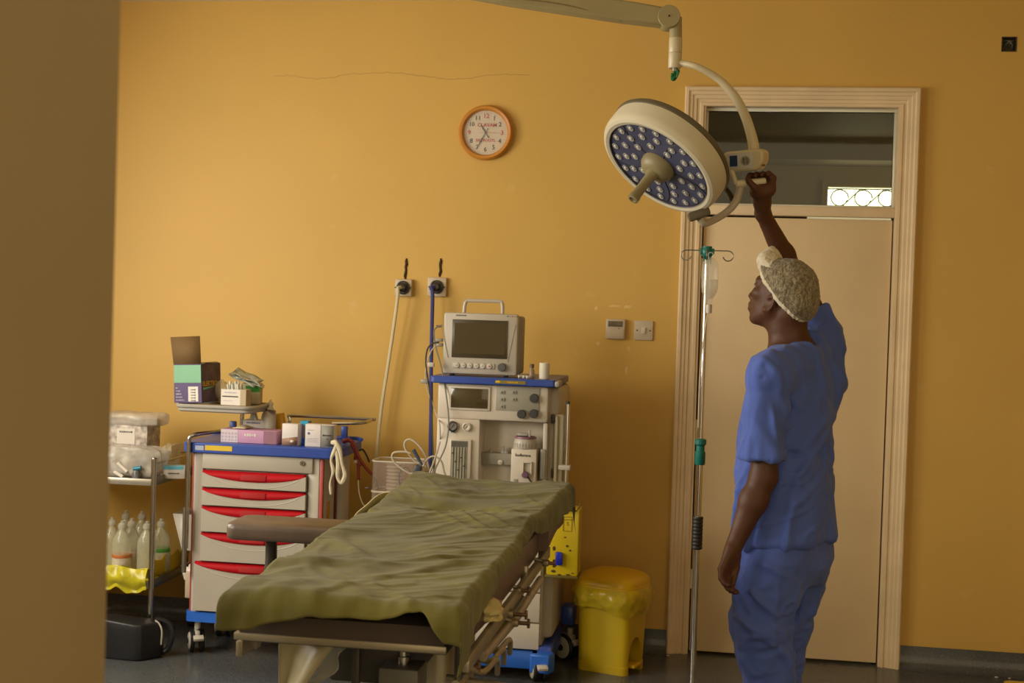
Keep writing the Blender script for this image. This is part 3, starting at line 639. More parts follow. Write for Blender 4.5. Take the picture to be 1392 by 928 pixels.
ax = M.to_3x3() @ X3
text(None, '~~~~~~~~~', .013, M @ Vector((.047, -.0006, .056)), ax, Z3, 'lettering', M_ptxt, t, .0002)
mb = MB(M); mb.span((.006, -.001, .036), (.084, 0, .041)); mb.build('printed_bar', M_ink, t)
mb = MB(M); mb.span((.010, -.001, .018), (.055, 0, .0205)); mb.build('printed_bar', M_ptxt, t)
cp = PY(296, 532, 5.86)
crumple(Vector((cp.x, 5.90, tt+.052)), (.036, .02, .05), 'empty_wrapper', M_cell, None, 11, .15, label='crumpled clear wrapper between the purple carton and the white stick box', cat='wrapper')
p1 = PY(331, 553, 5.92); t = thing('glove_packet_box', 'green and cream box with patterned packets on top at the back of the cart tray', 'box', (p1.x+.02, 5.92, tt))
M = Matrix.Translation((p1.x-.006, 5.90, tt)) @ Matrix.Rotation(.18, 4, 'Z')
MB(M).span((0, 0, 0), (.085, .08, .092), bev=.002).build('box_body', mat('cream_card', (.48, .40, .24), rough=.6, var=.12, vscale=30), t)
mb = MB(M); mb.span((.02, -.001, .055), (.084, 0, .082)); mb.build('green_band', mat('leaf_green', (.03, .22, .02), rough=.5), t, label='green band')
M_pk = mat('patterned_packet', (.42, .44, .36), rough=.35, var=.5, vscale=45)
for k, (rx, rz, dz) in enumerate(((.1, .3, .100), (-.1, .1, .108), (.35, -.5, .118))):
    M2 = M @ Matrix.Translation((.035-.01*k, .03, dz)) @ Matrix.Rotation(rz*.5, 4, 'Z') @ Matrix.Rotation(.38, 4, 'Y') @ Matrix.Rotation(rx, 4, 'X')
    MB(M2).grid(lambda u, v: Vector(((u-.5)*.135, (v-.5)*.09, .004*math.sin(9*u+k)*math.cos(7*v))), 12, 8).build('packet', M_pk, t, thick=.003, off=0)
# ---------------- items on the worktop
def carton(name, label, x, y, w, d, h, rz, m, z=None, cat='box', group=None):
    z = TT+.001 if z is None else z
    t = thing(name, label, cat, (x, y, z), group); M = Matrix.Translation((x, y, z)) @ Matrix.Rotation(rz, 4, 'Z')
    MB(M).span((0, 0, 0), (w, d, h), bev=.0012).build('box_body', m, t); return t, M
gp = PY(300, 601, 5.80)
M_lil = mat('lilac_card', (.50, .26, .40), rough=.5, var=.06); M_lil2 = mat('mauve_card', (.26, .12, .16), rough=.5)
t, M = carton('glove_box', 'long lilac and white glove box at the front of the blue worktop', gp.x, 5.80, .262, .115, .058, -.03, M_lil)
mb = MB(M); mb.span((.0005, -.001, .0005), (.080, 0, .057)); mb.build('white_panel', mat('pale_lilac', (.62, .52, .56), rough=.5), t)
for r_ in range(3):
    for c_ in range(5): mb = MB(M); mb.box((.008+.0155*c_, -.0013, .010+.015*r_), (.010, .0008, .009)); mb.build('pictogram', M_ptxt, t)
mb = MB(M); mb.span((.2, -.001, .0005), (.2615, 0, .057)); mb.build('mauve_panel', M_lil2, t)
text(None, '~~~~~', .022, M @ Vector((.138, -.0016, .036)), M.to_3x3() @ X3, Z3, 'lettering', M_white, t, .0002, .0004)
mb = MB(M); mb.grid(lambda u, v: Vector((.05+.06*u+.01*v, .01+.09*v, .060+.012*math.sin(math.pi*v)*math.sin(math.pi*u)+.004)), 8, 8); mb.build('glove_tuft', mat('pale_latex', (.62, .52, .34), rough=.6), t, thick=.002)
p = PY(330, 579, 5.96); t, M = carton('ampoule_box', 'low white open box of vials behind the lilac glove box', p.x, 5.96, .125, .075, .088, 0, M_white)
text(None, '~~~~~~~~', .016, M @ Vector((.05, -.0006, .076)), X3, Z3, 'lettering', mat('blue_print', (.1, .12, .3), rough=.5), t, .0002)
for k, (dx, rx) in enumerate(((.03, .3), (.052, -.25), (.085, .2), (.10, -.1))):
    M2 = M @ Matrix.Translation((dx, .03, .088)) @ Matrix.Rotation(rx, 4, 'Y')
    q = MB(M2).lathe([(.0, -.02), (.010, -.02), (.010, .028), (.005, .036), (.005, .044), (0, .044)], (0, 0, 0), seg=12).build('vial', mat('vial_glass', (.52, .50, .42), rough=.15, var=.2), t)
p = PY(367, 576, 5.955)
def bottle(name, label, x, y, z, h, r, m, cap=True, group=None, lab=None, lw=.6, ring=False):
    t = thing(name, label, 'bottle', (x, y, z), group)
    MB().lathe([(r*.85, 0), (r, .004), (r, h*.58), (r*.93, h*.66), (r*.6, h*.77), (r*.36, h*.83), (r*.36, h*.88)], (x, y, z), seg=20).build('bottle_body', m, t)
    MB().lathe([(r*.44, h*.86), (r*.46, h*.9), (r*.40, h*.94), (r*.18, h*.965), (r*.18, h), (0, h)], (x, y, z), seg=14).build('cap', mat('frosted_cap', (.56, .53, .42), rough=.25, alpha=.55), t)
    if lab:
        for m_, z0, z1 in lab: MB().lathe([(r*1.01, h*z0), (r*1.015, h*z0+.0005), (r*1.015, h*z1-.0005), (r*1.01, h*z1)], (x, y, z), seg=20).build('label', m_, t)
    return t
M_pbot = mat('frosted_bottle', (.60, .58, .50), rough=.2, alpha=.82, var=.05)
bottle('antiseptic_bottle', 'clear plastic bottle standing behind the lilac glove box', p.x, 5.955, TT+.001, .185, .028, M_pbot)
p = PY(384, 572, 5.98); t, M = carton('orange_packet', 'tilted orange packet leaning behind the clear bottle on the worktop', p.x-.03, 5.98, .05, .03, .118, 0, mat('orange_card', (.56, .29, .015), rough=.5), cat='packet')
t.rotation_euler = (0, -.18, 0)
M_wb = mat('white_box_card', (.62, .56, .52), rough=.5, var=.05)
p = PY(383, 602, 5.79); t, M = carton('medicine_box', 'white medicine box with a brown lower half beside the lilac glove box', p.x, 5.79, .075, .045, .095, -.1, M_wb)
mb = MB(M); mb.add([(.001, -.0008, .001), (.074, -.0008, .001), (.074, -.0008, .040), (.001, -.0008, .028)], [(0, 1, 2, 3)]); mb.build('brown_panel', mat('pink_brown', (.30, .17, .11), rough=.5), t, thick=.0005)
p = PY(405, 603, 5.80); t, M = carton('medicine_box', 'narrow blue topped box wedged between two white medicine boxes', p.x+.0, 5.83, .035, .05, .105, 0, mat('greyblue_card', (.22, .20, .28), rough=.5))
mb = MB(M); mb.span((0, -.001, .088), (.035, .0, .105)); mb.span((0, 0, .105), (.035, .05, .106)); mb.build('cyan_top', mat('cyan_card', (.02, .28, .45), rough=.5), t, label='cyan top')
mb = MB(M); mb.span((0, -.001, .0), (.03, .0, .03)); mb.build('blue_foot', M_bblue, t)
p = PY(414, 605, 5.775); t, M = carton('drug_box', 'larger white drug box with a small blue emblem at the right of the worktop', p.x, 5.78, .130, .05, .098, 0, M_wb)
t.rotation_euler = (0, 0, 0)
mb = MB(M); mb.span((.070, -.0012, .0), (.072, -.0002, .098)); mb.build('box_edge', M_steel, t)
mb = MB(M)
for k in range(6): a_ = k*math.pi/3; mb.box((.016+.004*math.cos(a_), -.001, .058+.004*math.sin(a_)), (.0035, .001, .0035))
mb.box((.016, -.001, .058), (.004, .001, .004)); mb.build('emblem', mat('blue_print', (.1, .12, .3)), t)
for k, (z_, w2) in enumerate(((.035, .05), (.028, .044), (.021, .05), (.072, .03))): mb = MB(M); mb.span((.010, -.001, z_), (.010+w2, 0, z_+.0022)); mb.build('printed_bar', M_ptxt, t)
mb = MB(M); mb.add([(.073, -.001, .002), (.129, -.001, .002), (.129, -.001, .096), (.073, -.001, .096)], [(0, 1, 2, 3)]); mb.build('grey_side', mat('grey_card', (.25, .235, .20), rough=.6), t, thick=.0008)
text(None, '~~~~~~', .014, M @ Vector((.101, -.0022, .052)), X3, Z3, 'lettering', M_ink, t, .0002)
text(None, '+', .016, M @ Vector((.101, -.0022, .035)), X3, Z3, 'lettering', M_ink, t, .0002)
MB().ell(PY(397, 601, 5.765)+Z3*.004, (.009, .007, .006)).build('cotton_ball', M_tissue, None, label='tiny white cotton ball on the front edge of the worktop', cat='cotton ball')
# gauze strip hanging off the right front corner
M_gauze = mat('cream_gauze', (.62, .54, .38), rough=.9, bump=.8, bscale=70, sheen=.3)
def gz(px, py, y=5.73): return PY(px, py, y)
t = thing('gauze_strip', 'knotted cream gauze strip hanging from the corner of the blue worktop', 'gauze', gz(458, 605))
MB().tube([gz(452, 603, 5.76)+Z3*.006, gz(457, 604, 5.73)+Z3*.006, gz(455, 612), gz(450, 625), gz(453, 640), gz(449, 655), gz(450, 672)], lambda s: .010*(1-.55*s)+.002*math.sin(22*s), 8, smooth=5).build('gauze_end', M_gauze, t)
MB().tube([gz(457, 604, 5.73)+Z3*.006, gz(462, 612), gz(465, 630), gz(469, 646), gz(464, 656), gz(459, 648), gz(460, 630), gz(457, 612)], lambda s: .009+.002*math.sin(17*s), 8, smooth=5).build('gauze_loop', M_gauze, t)
# red clamp leads hanging at the right of the cart
M_clamp = mat('dark_red_clamp', (.22, .022, .012), rough=.4)
t = thing('red_clip_leads', 'dark red clamp electrode with thin leads hanging off the right of the medical cart', 'clamp', gz(480, 606, 5.9))
def gc(px, py): return PY(px, py, 5.93)
MB().tube([gc(466, 600), gc(474, 598), gc(482, 605), (gc(486, 618)), gc(496, 634), gc(506, 645)], lambda s: .011-.004*s, 8, smooth=4).build('clamp_arm', M_clamp, t)
MB().tube([gc(478, 603), gc(484, 616), gc(483, 624), gc(487, 632), gc(487, 652)], lambda s: .009-.002*s, 8, smooth=4).build('clamp_arm', M_clamp, t)
MB().tube([gc(487, 634), gc(492, 631), gc(498, 636)], .006, 8, smooth=4).build('clamp_bridge', M_clamp, t)
MB().tube([gc(488, 612), gc(493, 611), gc(498, 618), gc(502, 628)], .0045, 6, smooth=4).build('black_grip', M_blk, t)
MB().box(gc(484, 627)-Y3*.008, (.014, .008, .014), bev=.002).build('electrode_tip', M_wht, t)
MB().tube([gc(487, 652), gc(488, 668), gc(492, 682), gc(498, 691), gc(502, 700)], .0028, 6, smooth=5).build('lead_wire', M_hoseW, t)
MB().tube([gc(506, 645), gc(512, 655), gc(515, 670), gc(514, 700)], .0028, 6, smooth=5).build('lead_wire', M_dsteel, t)
MB().ell(gc(499, 663), (.012, .006, .005)).build('wire_clip', M_dsteel, t)
MB().tube([gc(499, 663), gc(505, 661), gc(510, 650)], .002, 6, smooth=4).build('lead_wire', M_dsteel, t)

# ================================================================ stainless trolley on the left
LX, LY = -2.475, 5.757; SZ1, SZ0 = .762, .300; TXL = -3.12; TYB = 6.25
t = thing('steel_trolley', 'two-tier stainless steel trolley left of the medical cart', 'trolley', (LX-.3, LY+.25, 0)); TR = t
for (x, y) in ((LX, LY), (LX, TYB), (TXL, LY), (TXL, TYB)):
    lg = MB().cyl((x, y, .075), (x, y, .865), .0125, 14).build('leg', M_steel, t)
    MB().lathe([(.0, .008), (.010, .006), (.0125, 0)], (x, y, .865), seg=14).build('leg_cap', M_dsteel, lg)
    MB().cyl((x-.012, y, .035), (x+.012, y, .035), .035, 18).build('castor_wheel', M_blk, lg)
M_shelf = mat('shelf_steel', (.55, .50, .40), rough=.3, metal=.75, var=.05); M_shelfd = mat('shelf_edge', (.22, .21, .17), rough=.3, metal=.8)
for z, nm in ((SZ1, 'top shelf'), (SZ0, 'bottom shelf')):
    sh = MB().span((TXL, LY, z-.012), (LX, TYB, z)).build('shelf', M_shelf, t)
    mb = MB(); mb.span((TXL, LY-.008, z-.018), (LX, LY+.002, z+.012), bev=.003); mb.build('shelf_lip', M_shelf, sh)
    mb = MB(); mb.span((LX-.002, LY, z-.018), (LX+.008, TYB, z+.022), bev=.003); mb.build('shelf_lip', M_shelfd, sh)
    mb = MB(); mb.span((TXL, TYB-.002, z-.018), (LX, TYB+.008, z+.012), bev=.003); mb.build('shelf_lip', M_shelf, sh)
for a, b in (((LX, LY, .842), (LX, TYB, .842)), ((TXL, TYB, .842), (LX, TYB, .842))):
    MB().tube([a, b], .004, 8).build('guard_rail', M_steel, t)
# upper shelf: boxes in film
M_filmw = mat('plastic_wrap_white', (.60, .54, .45), rough=.2, var=.25, vscale=18, bump=1.0, bscale=22, alpha=.55)
z0 = SZ1+.001
def soft(name, label, cat, x0, x1, y0, y1, zb, zt, m, seed=0, amp=.012, parent=None, n=10):
    rnd = random.Random(seed); ph = [rnd.uniform(0, 6) for _ in range(6)]
    mb = MB(); c = Vector(((x0+x1)/2, (y0+y1)/2, zb)); vs = []; N_ = 26; R_ = 9
    def fn(u, v):
        a = 2*math.pi*u; k = 4.0; ca, sa = math.cos(a), math.sin(a)
        rr = 1/((abs(ca)**k+abs(sa)**k)**(1/k)); th = v*math.pi
        s = math.sin(th); s = (abs(s))**.35; zz = (1-math.cos(th))/2
        zz = .5+.5*math.copysign(abs(2*zz-1)**.6, 2*zz-1)
        j = amp*(math.sin(3*a+ph[0]+4*v)+math.sin(7*a+ph[1]-6*v)*.6+math.sin(11*v+ph[2]+2*a)*.6)
        q = Vector((c.x+ca*rr*s*(x1-x0)/2+ca*j*s, c.y+sa*rr*s*(y1-y0)/2+sa*j*s, zb+(zt-zb)*zz+(j*.6*s if zz > .3 else 0)))
        return q
    mb.grid(fn, N_, 14, wrap=True)
    return mb.build(name, m, parent, ang=30, **({'label': label, 'cat': cat} if label else {}))
xa, xb = PY(147, 600, 5.95).x, PY(214, 600, 5.95).x
t = thing('wrapped_supply_box', 'printed box in cloudy plastic film standing at the back of the trolley top', 'box', ((xa+xb)/2-.02, 5.98, SZ1))
M_print = mat('printed_grey_card', (.42, .36, .30), rough=.5, var=.55, vscale=42)
zt_ = PY(180, 566, 5.95).z
MB().span((xa-.05, 5.95, SZ1+.002), (xb-.05, 6.10, zt_-.02), bev=.004).build('box_body', M_print, t)
mb = MB(); pw = PY(158, 582, 5.94); pq = PY(182, 604, 5.94); mb.span((pw.x, 5.948, pq.z), (pq.x, 5.9495, pw.z)); mb.build('paper_label', M_white, t)
text(None, '~~~~~~~', .018, Vector(((pw.x+pq.x)/2, 5.9475, pw.z-.015)), X3, Z3, 'lettering', M_ink, t, .0002)
soft('film_wrap', None, None, xa-.06, xb+.01, 5.94, 6.11, zt_-.05, zt_+.016, M_filmw, 5, .004, t)
x0_, x1_ = PY(147, 630, 5.84).x, PY(212, 630, 5.84).x
M_pl_ = mat('grey_blue_card', (.20, .22, .24), rough=.5); t_pack = thing('wrapped_supply_pack', 'cloudy plastic pack of small packets lying in front of the printed box on the trolley', 'packet', (x0_, 5.86, SZ1)); soft('pack_film', None, None, x0_-.05, x1_+.03, 5.80, 5.93, SZ1+.002, PY(180, 606, 5.86).z, M_filmw, 9, .010, t_pack)
rnd = random.Random(4)
for k in range(7):      # packets seen through the cloudy pack
    xx = x0_-.03+(x1_-x0_+.03)*k/6.5; zz = SZ1+.012+.05*(k % 2); MB().box((xx, 5.86, zz+.02), (.05, .05, .03), Matrix.Rotation(rnd.uniform(-.5, .5), 3, 'Y'), bev=.003).build('small_packet', (M_print, M_white, M_filmw)[k % 3] if k % 3 != 2 else M_pl_, t_pack)
M_teal = mat('teal_cap', (.015, .16, .24), rough=.35)
p = PY(187, 626, 5.785)
t = thing('teal_capped_vial', 'small clear container with a teal cap lying on the trolley top', 'vial', (p.x, 5.785, SZ1))
MB().lathe([(0, 0), (.018, 0), (.019, .03), (.012, .042)], (p.x-.004, 5.785, SZ1+.002), seg=14).build('container', mat('dark_content', (.16, .15, .14), rough=.3, var=.6, vscale=40), t)
MB().cyl((p.x-.018, 5.785, SZ1+.049), (p.x+.018, 5.785, SZ1+.056), .010, 14).build('cap', M_teal, t)
for k, (px, py, px2, py2, nm) in enumerate(((155, 641, 167, 648, 'leftmost small white roll lying at the front edge of the trolley top'), (160, 629, 173, 641, 'slanting white roll behind the front edge of the trolley top'))):
    a_, b2 = PY(px, py, 5.775+.02*k), PY(px2, py2, 5.775+.02*k); a_.z = max(a_.z, SZ1+.009); b2.z = max(b2.z, SZ1+.009)
    MB().cyl(a_, b2, .008, 12).build('gauze_roll', M_tissue, None, label=nm, cat='gauze roll')
x2_ = PY(222, 645, 5.86).x; x3_ = PY(262, 640, 5.95).x
t = thing('pill_carton', 'small white carton with a sky blue stripe at the right of the trolley top', 'carton', (x2_+.03, 5.88, SZ1+.002))
M = Matrix.Translation((x2_, 5.86, SZ1+.002)) @ Matrix.Rotation(.35, 4, 'Z')
MB(M).span((0, 0, 0), (.095, .05, .058), bev=.001).build('box_body', M_white, t)
mb = MB(M); mb.span((.0, -.001, .042), (.088, -.0001, .057)); mb.span((0, 0, .058), (.09, .04, .0585)); mb.build('blue_stripe', mat('sky_card', (.12, .42, .52), rough=.5), t)
text(None, '~~~~~~~', .014, M @ Vector((.045, -.0012, .024)), M.to_3x3() @ X3, Z3, 'lettering', M_ink, t, .0002)
soft('clear_wrap_bag', 'crinkled clear plastic bag slumped beside the small carton on the trolley', 'plastic bag', PY(214, 640, 5.92).x, LX-.015, 5.96, 6.12, SZ1+.002, PY(230, 603, 5.95).z-.012, M_cell, 21, .008)
# lower shelf: bottles and yellow liner
M_bag = mat('yellow_bag_film', (.56, .48, .02), rough=.25, var=.2, vscale=25, bump=.5, bscale=40, alpha=.93)
def liner():
    n1, n2 = 60, 16; zt = SZ0+.075
    def fn(u, v):
        x = TXL+.02+(LX-.012-TXL-.02)*u; f = math.sin(31*u+3*v)+.7*math.sin(57*u-5*v)
        z = zt-.105*v+.008*f*v+.006*math.sin(19*u); y = LY-.012-.02*math.sin(math.pi*min(1, v*1.2))-.004*f-.01*v
        return Vector((x, y, z))
    return fn
t = thing('yellow_bag_lining', 'crinkled yellow plastic bag spread over the lower trolley shelf', 'plastic bag', ((TXL+LX)/2, LY+.1, SZ0))
MB().grid(liner(), 60, 14).build('front_fold', M_bag, t, ang=25)
MB().grid(lambda u, v: Vector((TXL+.02+(LX-.012-TXL-.02)*u, LY-.012+.06*v, SZ0+.075-.06*v+.006*math.sin(25*u+4*v))), 50, 6).build('inner_fold', M_bag, t, ang=25)
MB().grid(lambda u, v: Vector((LX-.014-.010*math.sin(9*u)*v, LY+.03+(TYB-LY-.05)*u, SZ0+.095-.085*v+.008*math.sin(22*u)*(1-v)+.004*math.sin(40*u))), 40, 8).build('side_fold', mat('deep_yellow_film', (.60, .42, .01), rough=.3, bump=.4, bscale=40), t, ang=25, thick=.001)
MB().grid(lambda u, v: Vector((TXL+.02+(LX-.02-TXL-.02)*u, LY+.03+(TYB-LY-.05)*v, SZ0+.0045+.0025*math.sin(20*u+9*v)*math.sin(13*v))), 30, 20).build('bottom_sheet', M_bag, t)
M_water = mat('clear_bottle', (.62, .60, .42), rough=.08, alpha=.42, var=.08, spec=.9)
M_or = mat('orange_label', (.50, .16, .04), rough=.5); M_gr = mat('green_label', (.08, .30, .04), rough=.5); M_pl = mat('paper_label', (.50, .44, .32), rough=.6, var=.15, vscale=60)
bots = [(152, 745, 5.93, None, 'partly hidden clear bottle at the left edge of the lower trolley shelf'), (165, 770, 5.86, [(M_pl, .10, .34), (M_or, .34, .40)], 'clear saline bottle with an orange banded label on the lower trolley shelf'), (178, 765, 5.93, [(M_pl, .10, .42)], 'clear saline bottle with a plain cream label behind the orange banded one'), (192, 745, 6.06, None, 'unlabelled clear bottle at the back of the lower trolley shelf'), (199, 760, 5.88, None, 'clear bottle partly hidden by the trolley leg'), (218, 755, 5.97, [(M_pl, .10, .40), (M_gr, .40, .47)], 'clear saline bottle with a green banded label right of the trolley leg'), (170, 740, 6.05, None, 'clear bottle in the back row behind the cream labelled one')]
for px, py, y, lab, nm in bots:
    p = PY(px, py, y); bottle('saline_bottle', nm, p.x, y, SZ0+.0085, .255 if y < 6 else .27, .043, M_water, lab=lab, group='clear bottles on the lower trolley shelf')
# black bag on the floor with a round grey-rimmed end
M_leath = mat('black_leatherette', (.016, .016, .018), rough=.38, var=.2, bump=.4, bscale=30)
pl, pm, pr_ = PZ(148, 889, 0), PZ(200, 897, 0), PZ(228, 886, 0)
t = thing('black_bag', 'black leatherette bag lying on the floor under the trolley', 'bag', (pm.x, pm.y, 0))
zt_ = .20; d1 = (pm-pl); d2 = (pr_-pm)
mb = MB(); poly = [(-2.66, 5.61), (-2.645, 5.59), (-2.47, 5.575), (-2.44, 5.585), (-2.385, 5.66), (-2.385, 5.70), (-2.42, 5.715), (-2.63, 5.715), (-2.66, 5.70)]
n = len(poly); rings = []
for z, s in ((.001, .96), (.010, 1), (.06, 1.0), (.12, .985), (.148, .96), (.158, .93)):
    cx = sum(p[0] for p in poly)/n; cy = sum(p[1] for p in poly)/n
    rings.append([Vector((cx+(x-cx)*s, cy+(y-cy)*s, z+(.014 if z > .1 else 0)*(1 if x < -2.5 else 0))) for x, y in poly])
vs = [p for r_ in rings for p in r_]; fs = [(i*n+k, i*n+(k+1) % n, (i+1)*n+(k+1) % n, (i+1)*n+k) for i in range(len(rings)-1) for k in range(n)]+[[k for k in range(n)][::-1], [(len(rings)-1)*n+k for k in range(n)]]
mb.add(vs, fs); bo = mb.build('bag_body', M_leath, t, ang=60); md = bo.modifiers.new('b', 'BEVEL'); md.width = .010; md.segments = 3; md.limit_method = 'ANGLE'
MB().tube([(-2.39, 5.69, .015), (-2.36, 5.695, .04), (-2.345, 5.70, .10), (-2.36, 5.70, .14), (-2.39, 5.69, .16), (-2.42, 5.68, .165)], .012, 8, smooth=5).build('carry_strap', M_leath, t)
MB().tube([(-2.41, 5.66, .165), (-2.39, 5.66, .150), (-2.378, 5.66, .12), (-2.38, 5.66, .06)], .004, 6, smooth=5).build('zip', M_lgrey, t)
# ================================================================ anaesthesia machine
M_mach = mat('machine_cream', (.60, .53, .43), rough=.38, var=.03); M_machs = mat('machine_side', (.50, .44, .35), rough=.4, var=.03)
M_panel = mat('panel_grey', (.30, .28, .22), rough=.4, var=.03); M_scr = mat('dark_screen', (.075, .055, .025), rough=.12, var=.05, coat=.5)
M_bez = mat('screen_bezel', (.06, .045, .022), rough=.3); M_knob = mat('knob_black', (.05, .048, .045), rough=.4, var=.15, vscale=50)
AY = 5.75; AB = 6.22
def q(px, py, y=AY): return PY(px, py, y)
ax0, ax1 = q(594, 560).x, q(745, 560).x; zt = 1.257
t = thing('anaesthesia_machine', 'cream anaesthesia machine with a blue top shelf standing behind the operating table', 'anaesthesia machine', ((ax0+ax1)/2, (AY+AB)/2, 0)); AN = t
zh0 = q(670, 572).z
mb = MB(); mb.span((ax0, AY, zh0), (ax1, AB-.05, zt), bev=.014); mb.build('control_head', M_mach, t)
mb = MB(); mb.span((ax1-.03, AY+.06, .16), (ax1+.045, AB-.02, zt), bev=.03); mb.build('side_column', M_machs, t)
mb = MB(); mb.span((ax0-.02, AY+.10, .16), (ax0+.03, AB-.02, zt), bev=.02); mb.build('side_column', M_machs, t)
cx1 = q(651, 620).x
mb = MB(); mb.span((ax0, AY+.004, .62), (cx1, AY+.2, zh0+.004), bev=.008); mb.build('gauge_column', M_mach, t)
mb = MB(); mb.span((cx1-.01, AY+.11, .50), (ax1, AB-.05, zh0), bev=.004); mb.build('recess_back', M_mach, t)
mb = MB(); mb.span((ax1-.02, AY+.01, .62), (ax1+.0, AY+.14, zh0), bev=.006); mb.build('recess_side', M_machs, t)
mb = MB(); mb.span((ax0, AY+.02, .60), (ax1, AB-.05, .64), bev=.006); mb.span((ax0, AY+.06, .36), (ax1, AB-.05, .60), bev=.006); mb.build('work_surface', M_mach, t)
# blue top shelf
sx0, sx1 = q(586, 520).x, q(757, 522).x
mb = MB(); mb.prism(rrect(sx0, sx1, AY-.03, AB+.0, .02), (0, 0, zt), X3, Y3, Z3*.030); o = mb.build('top_shelf', M_cblue, t, ang=30)
b_ = o.modifiers.new('b', 'BEVEL'); b_.width = .005; b_.segments = 2; b_.limit_method = 'ANGLE'
mb = MB(); mb.box((sx1+.004, AY+.02, zt+.014), (.022, .10, .026), bev=.008); mb.build('shelf_corner', M_tray, t, label='grey shelf corner')
lx0, lx1 = q(675, 517).x, q(716, 519).x
mb = MB(); mb.span((lx0, AY-.0315, zt+.008), (lx1, AY-.030, zt+.022)); mb.build('yellow_label', mat('olive_label', (.22, .16, .02), rough=.5), t)
MB().ell((lx0+.012, AY-.032, zt+.015), (.012, .0012, .005)).build('warning_mark', M_yel, t)
text(None, '~~~~~~~', .013, Vector(((lx0+lx1)/2+.008, AY-.0317, zt+.0148)), X3, Z3, 'lettering', M_ytxt, t, .0002, .0004)
# screen + panel + knobs
a, b = q(614, 526), q(663, 556); cxs = (a.x+b.x)/2; czs = (a.z+b.z)/2; sw, sh = b.x-a.x, a.z-b.z-.004
MB().box((cxs, AY-.002, czs), (sw+.022, .010, sh+.020), bev=.004).build('screen_frame', M_mach, t)
MB().box((cxs, AY-.0075, czs), (sw, .003, sh), bev=.001).build('screen', M_scr, t)
a, b = q(675, 525), q(733, 561)
MB().span((a.x, AY-.004, b.z+.004), (b.x, AY+.001, a.z), bev=.0015).build('button_panel', M_panel, t)
for r_ in range(3):
    for c_ in range(2):
        if r_ == 2 and c_ == 1: continue
        p = q(683+16*c_, 533+9.6*r_); bt = MB().box((p.x, AY-.0055, p.z), (.022, .004, .014), bev=.001).build('membrane_button', mat('button_grey', (.27, .26, .21), rough=.45), t)
        MB().box((p.x, AY-.0080, p.z), (.006, .001, .005)).build('button_symbol', M_ink, bt)
def knob(parent, c, r, d=.02, m=None, nm='knob'):
    k = MB().lathe([(r, 0), (r, d*.8), (r*.93, d), (r*.55, d*1.02), (0, d*1.02)], c, (0, -1, 0), 22).build(nm, m or M_knob, parent)
    mb = MB()
    for i in range(14): a_ = i*math.pi/7; mb.tube([c+Vector((math.cos(a_)*r, -.002, math.sin(a_)*r)), c+Vector((math.cos(a_)*r, -d*.8, math.sin(a_)*r))], .0013, 4)
    mb.build('knurling', m or M_knob, k, kind='stuff')
    return k
for px, py in ((726.5, 541), (709.5, 562.5), (726, 562)):
    p = q(px, py); knob(t, Vector((p.x, AY-.003, p.z)), .0185)
for px, py, rim in ((615.5, 579, M_conn), (634.5, 580, M_lgrey)):
    p = q(px, py); c = Vector((p.x, AY, p.z)); r_ = .022 if rim == M_conn else .018
    g = MB().lathe([(r_, 0), (r_+.001, .008), (r_-.004, .010), (r_-.005, .004), (0, .004)], c, (0, -1, 0), 24).build('pressure_gauge', rim, t)
    MB().cyl(c-Y3*.004, c-Y3*.0045, r_-.005, 20).build('gauge_dial', M_white if rim == M_lgrey else mat('grey_dial', (.22, .20, .17)), g)
    MB().box(c-Y3*.0052, (.0025, .001, r_*.9), Matrix.Rotation(.6, 3, 'Y')).build('needle', M_ink, g)
p = q(615.5, 587); MB().box((p.x, AY+.0, p.z), (.018, .006, .004), bev=.001).build('blue_tag', mat('deep_cyan', (.02, .16, .25)), t, label='small blue tag under the gauge')
# flowmeter bank
a, b = q(612, 596), q(639, 665)
f = MB().span((a.x, AY-.008, b.z), (b.x, AY+.006, a.z), bev=.003).build('flowmeter_bank', M_mach, t)
MB().span((a.x+.007, AY-.0095, b.z), (b.x-.016, AY-.007, a.z-.006)).build('flowmeter_window', mat('flow_glass', (.26, .245, .19), rough=.15, var=.25, vscale=40), f)
MB().span((a.x+.007, AY-.0105, a.z-.032), (b.x-.016, AY-.0095, a.z-.010)).build('flowmeter_header', mat('grey_header', (.12, .115, .095), rough=.3), f)
for k in range(5):
    xx = a.x+.015+k*.0125
    MB().cyl((xx, AY-.011, b.z), (xx, AY-.011, a.z-.034), .0028, 8).build('flow_tube', mat('flow_tube_glass', (.42, .40, .32), rough=.1), f)
    MB().ell((xx, AY-.0135, a.z-.06-.018*((k*2) % 5)), (.0032, .0032, .0032), seg=8, rings=6).build('float', M_ink, f)
# recess: grey manifold and fittings
a, b = q(654, 615, AY+.06), q(694, 632, AY+.06)
mf = MB().span((a.x, AY+.06, b.z), (b.x+.02, AY+.115, a.z), bev=.003).build('grey_manifold', M_panel, t)
p = q(680, 628, AY+.058); MB().lathe([(.008, 0), (.011, .002), (.011, .006), (.004, .008), (.004, .012), (0, .012)], (p.x, AY+.06, p.z), (0, -1, 0), 16).build('test_port', M_lgrey, mf)
for px, h_ in ((667, .016), (684, .03), (688, .022)):
    p = q(px, 615, AY+.08); MB().lathe([(.012, 0), (.009, h_*.4), (.005, h_*.6), (.005, h_), (0, h_)], (p.x, AY+.08, a.z), seg=12).build('fitting', M_tray, mf)
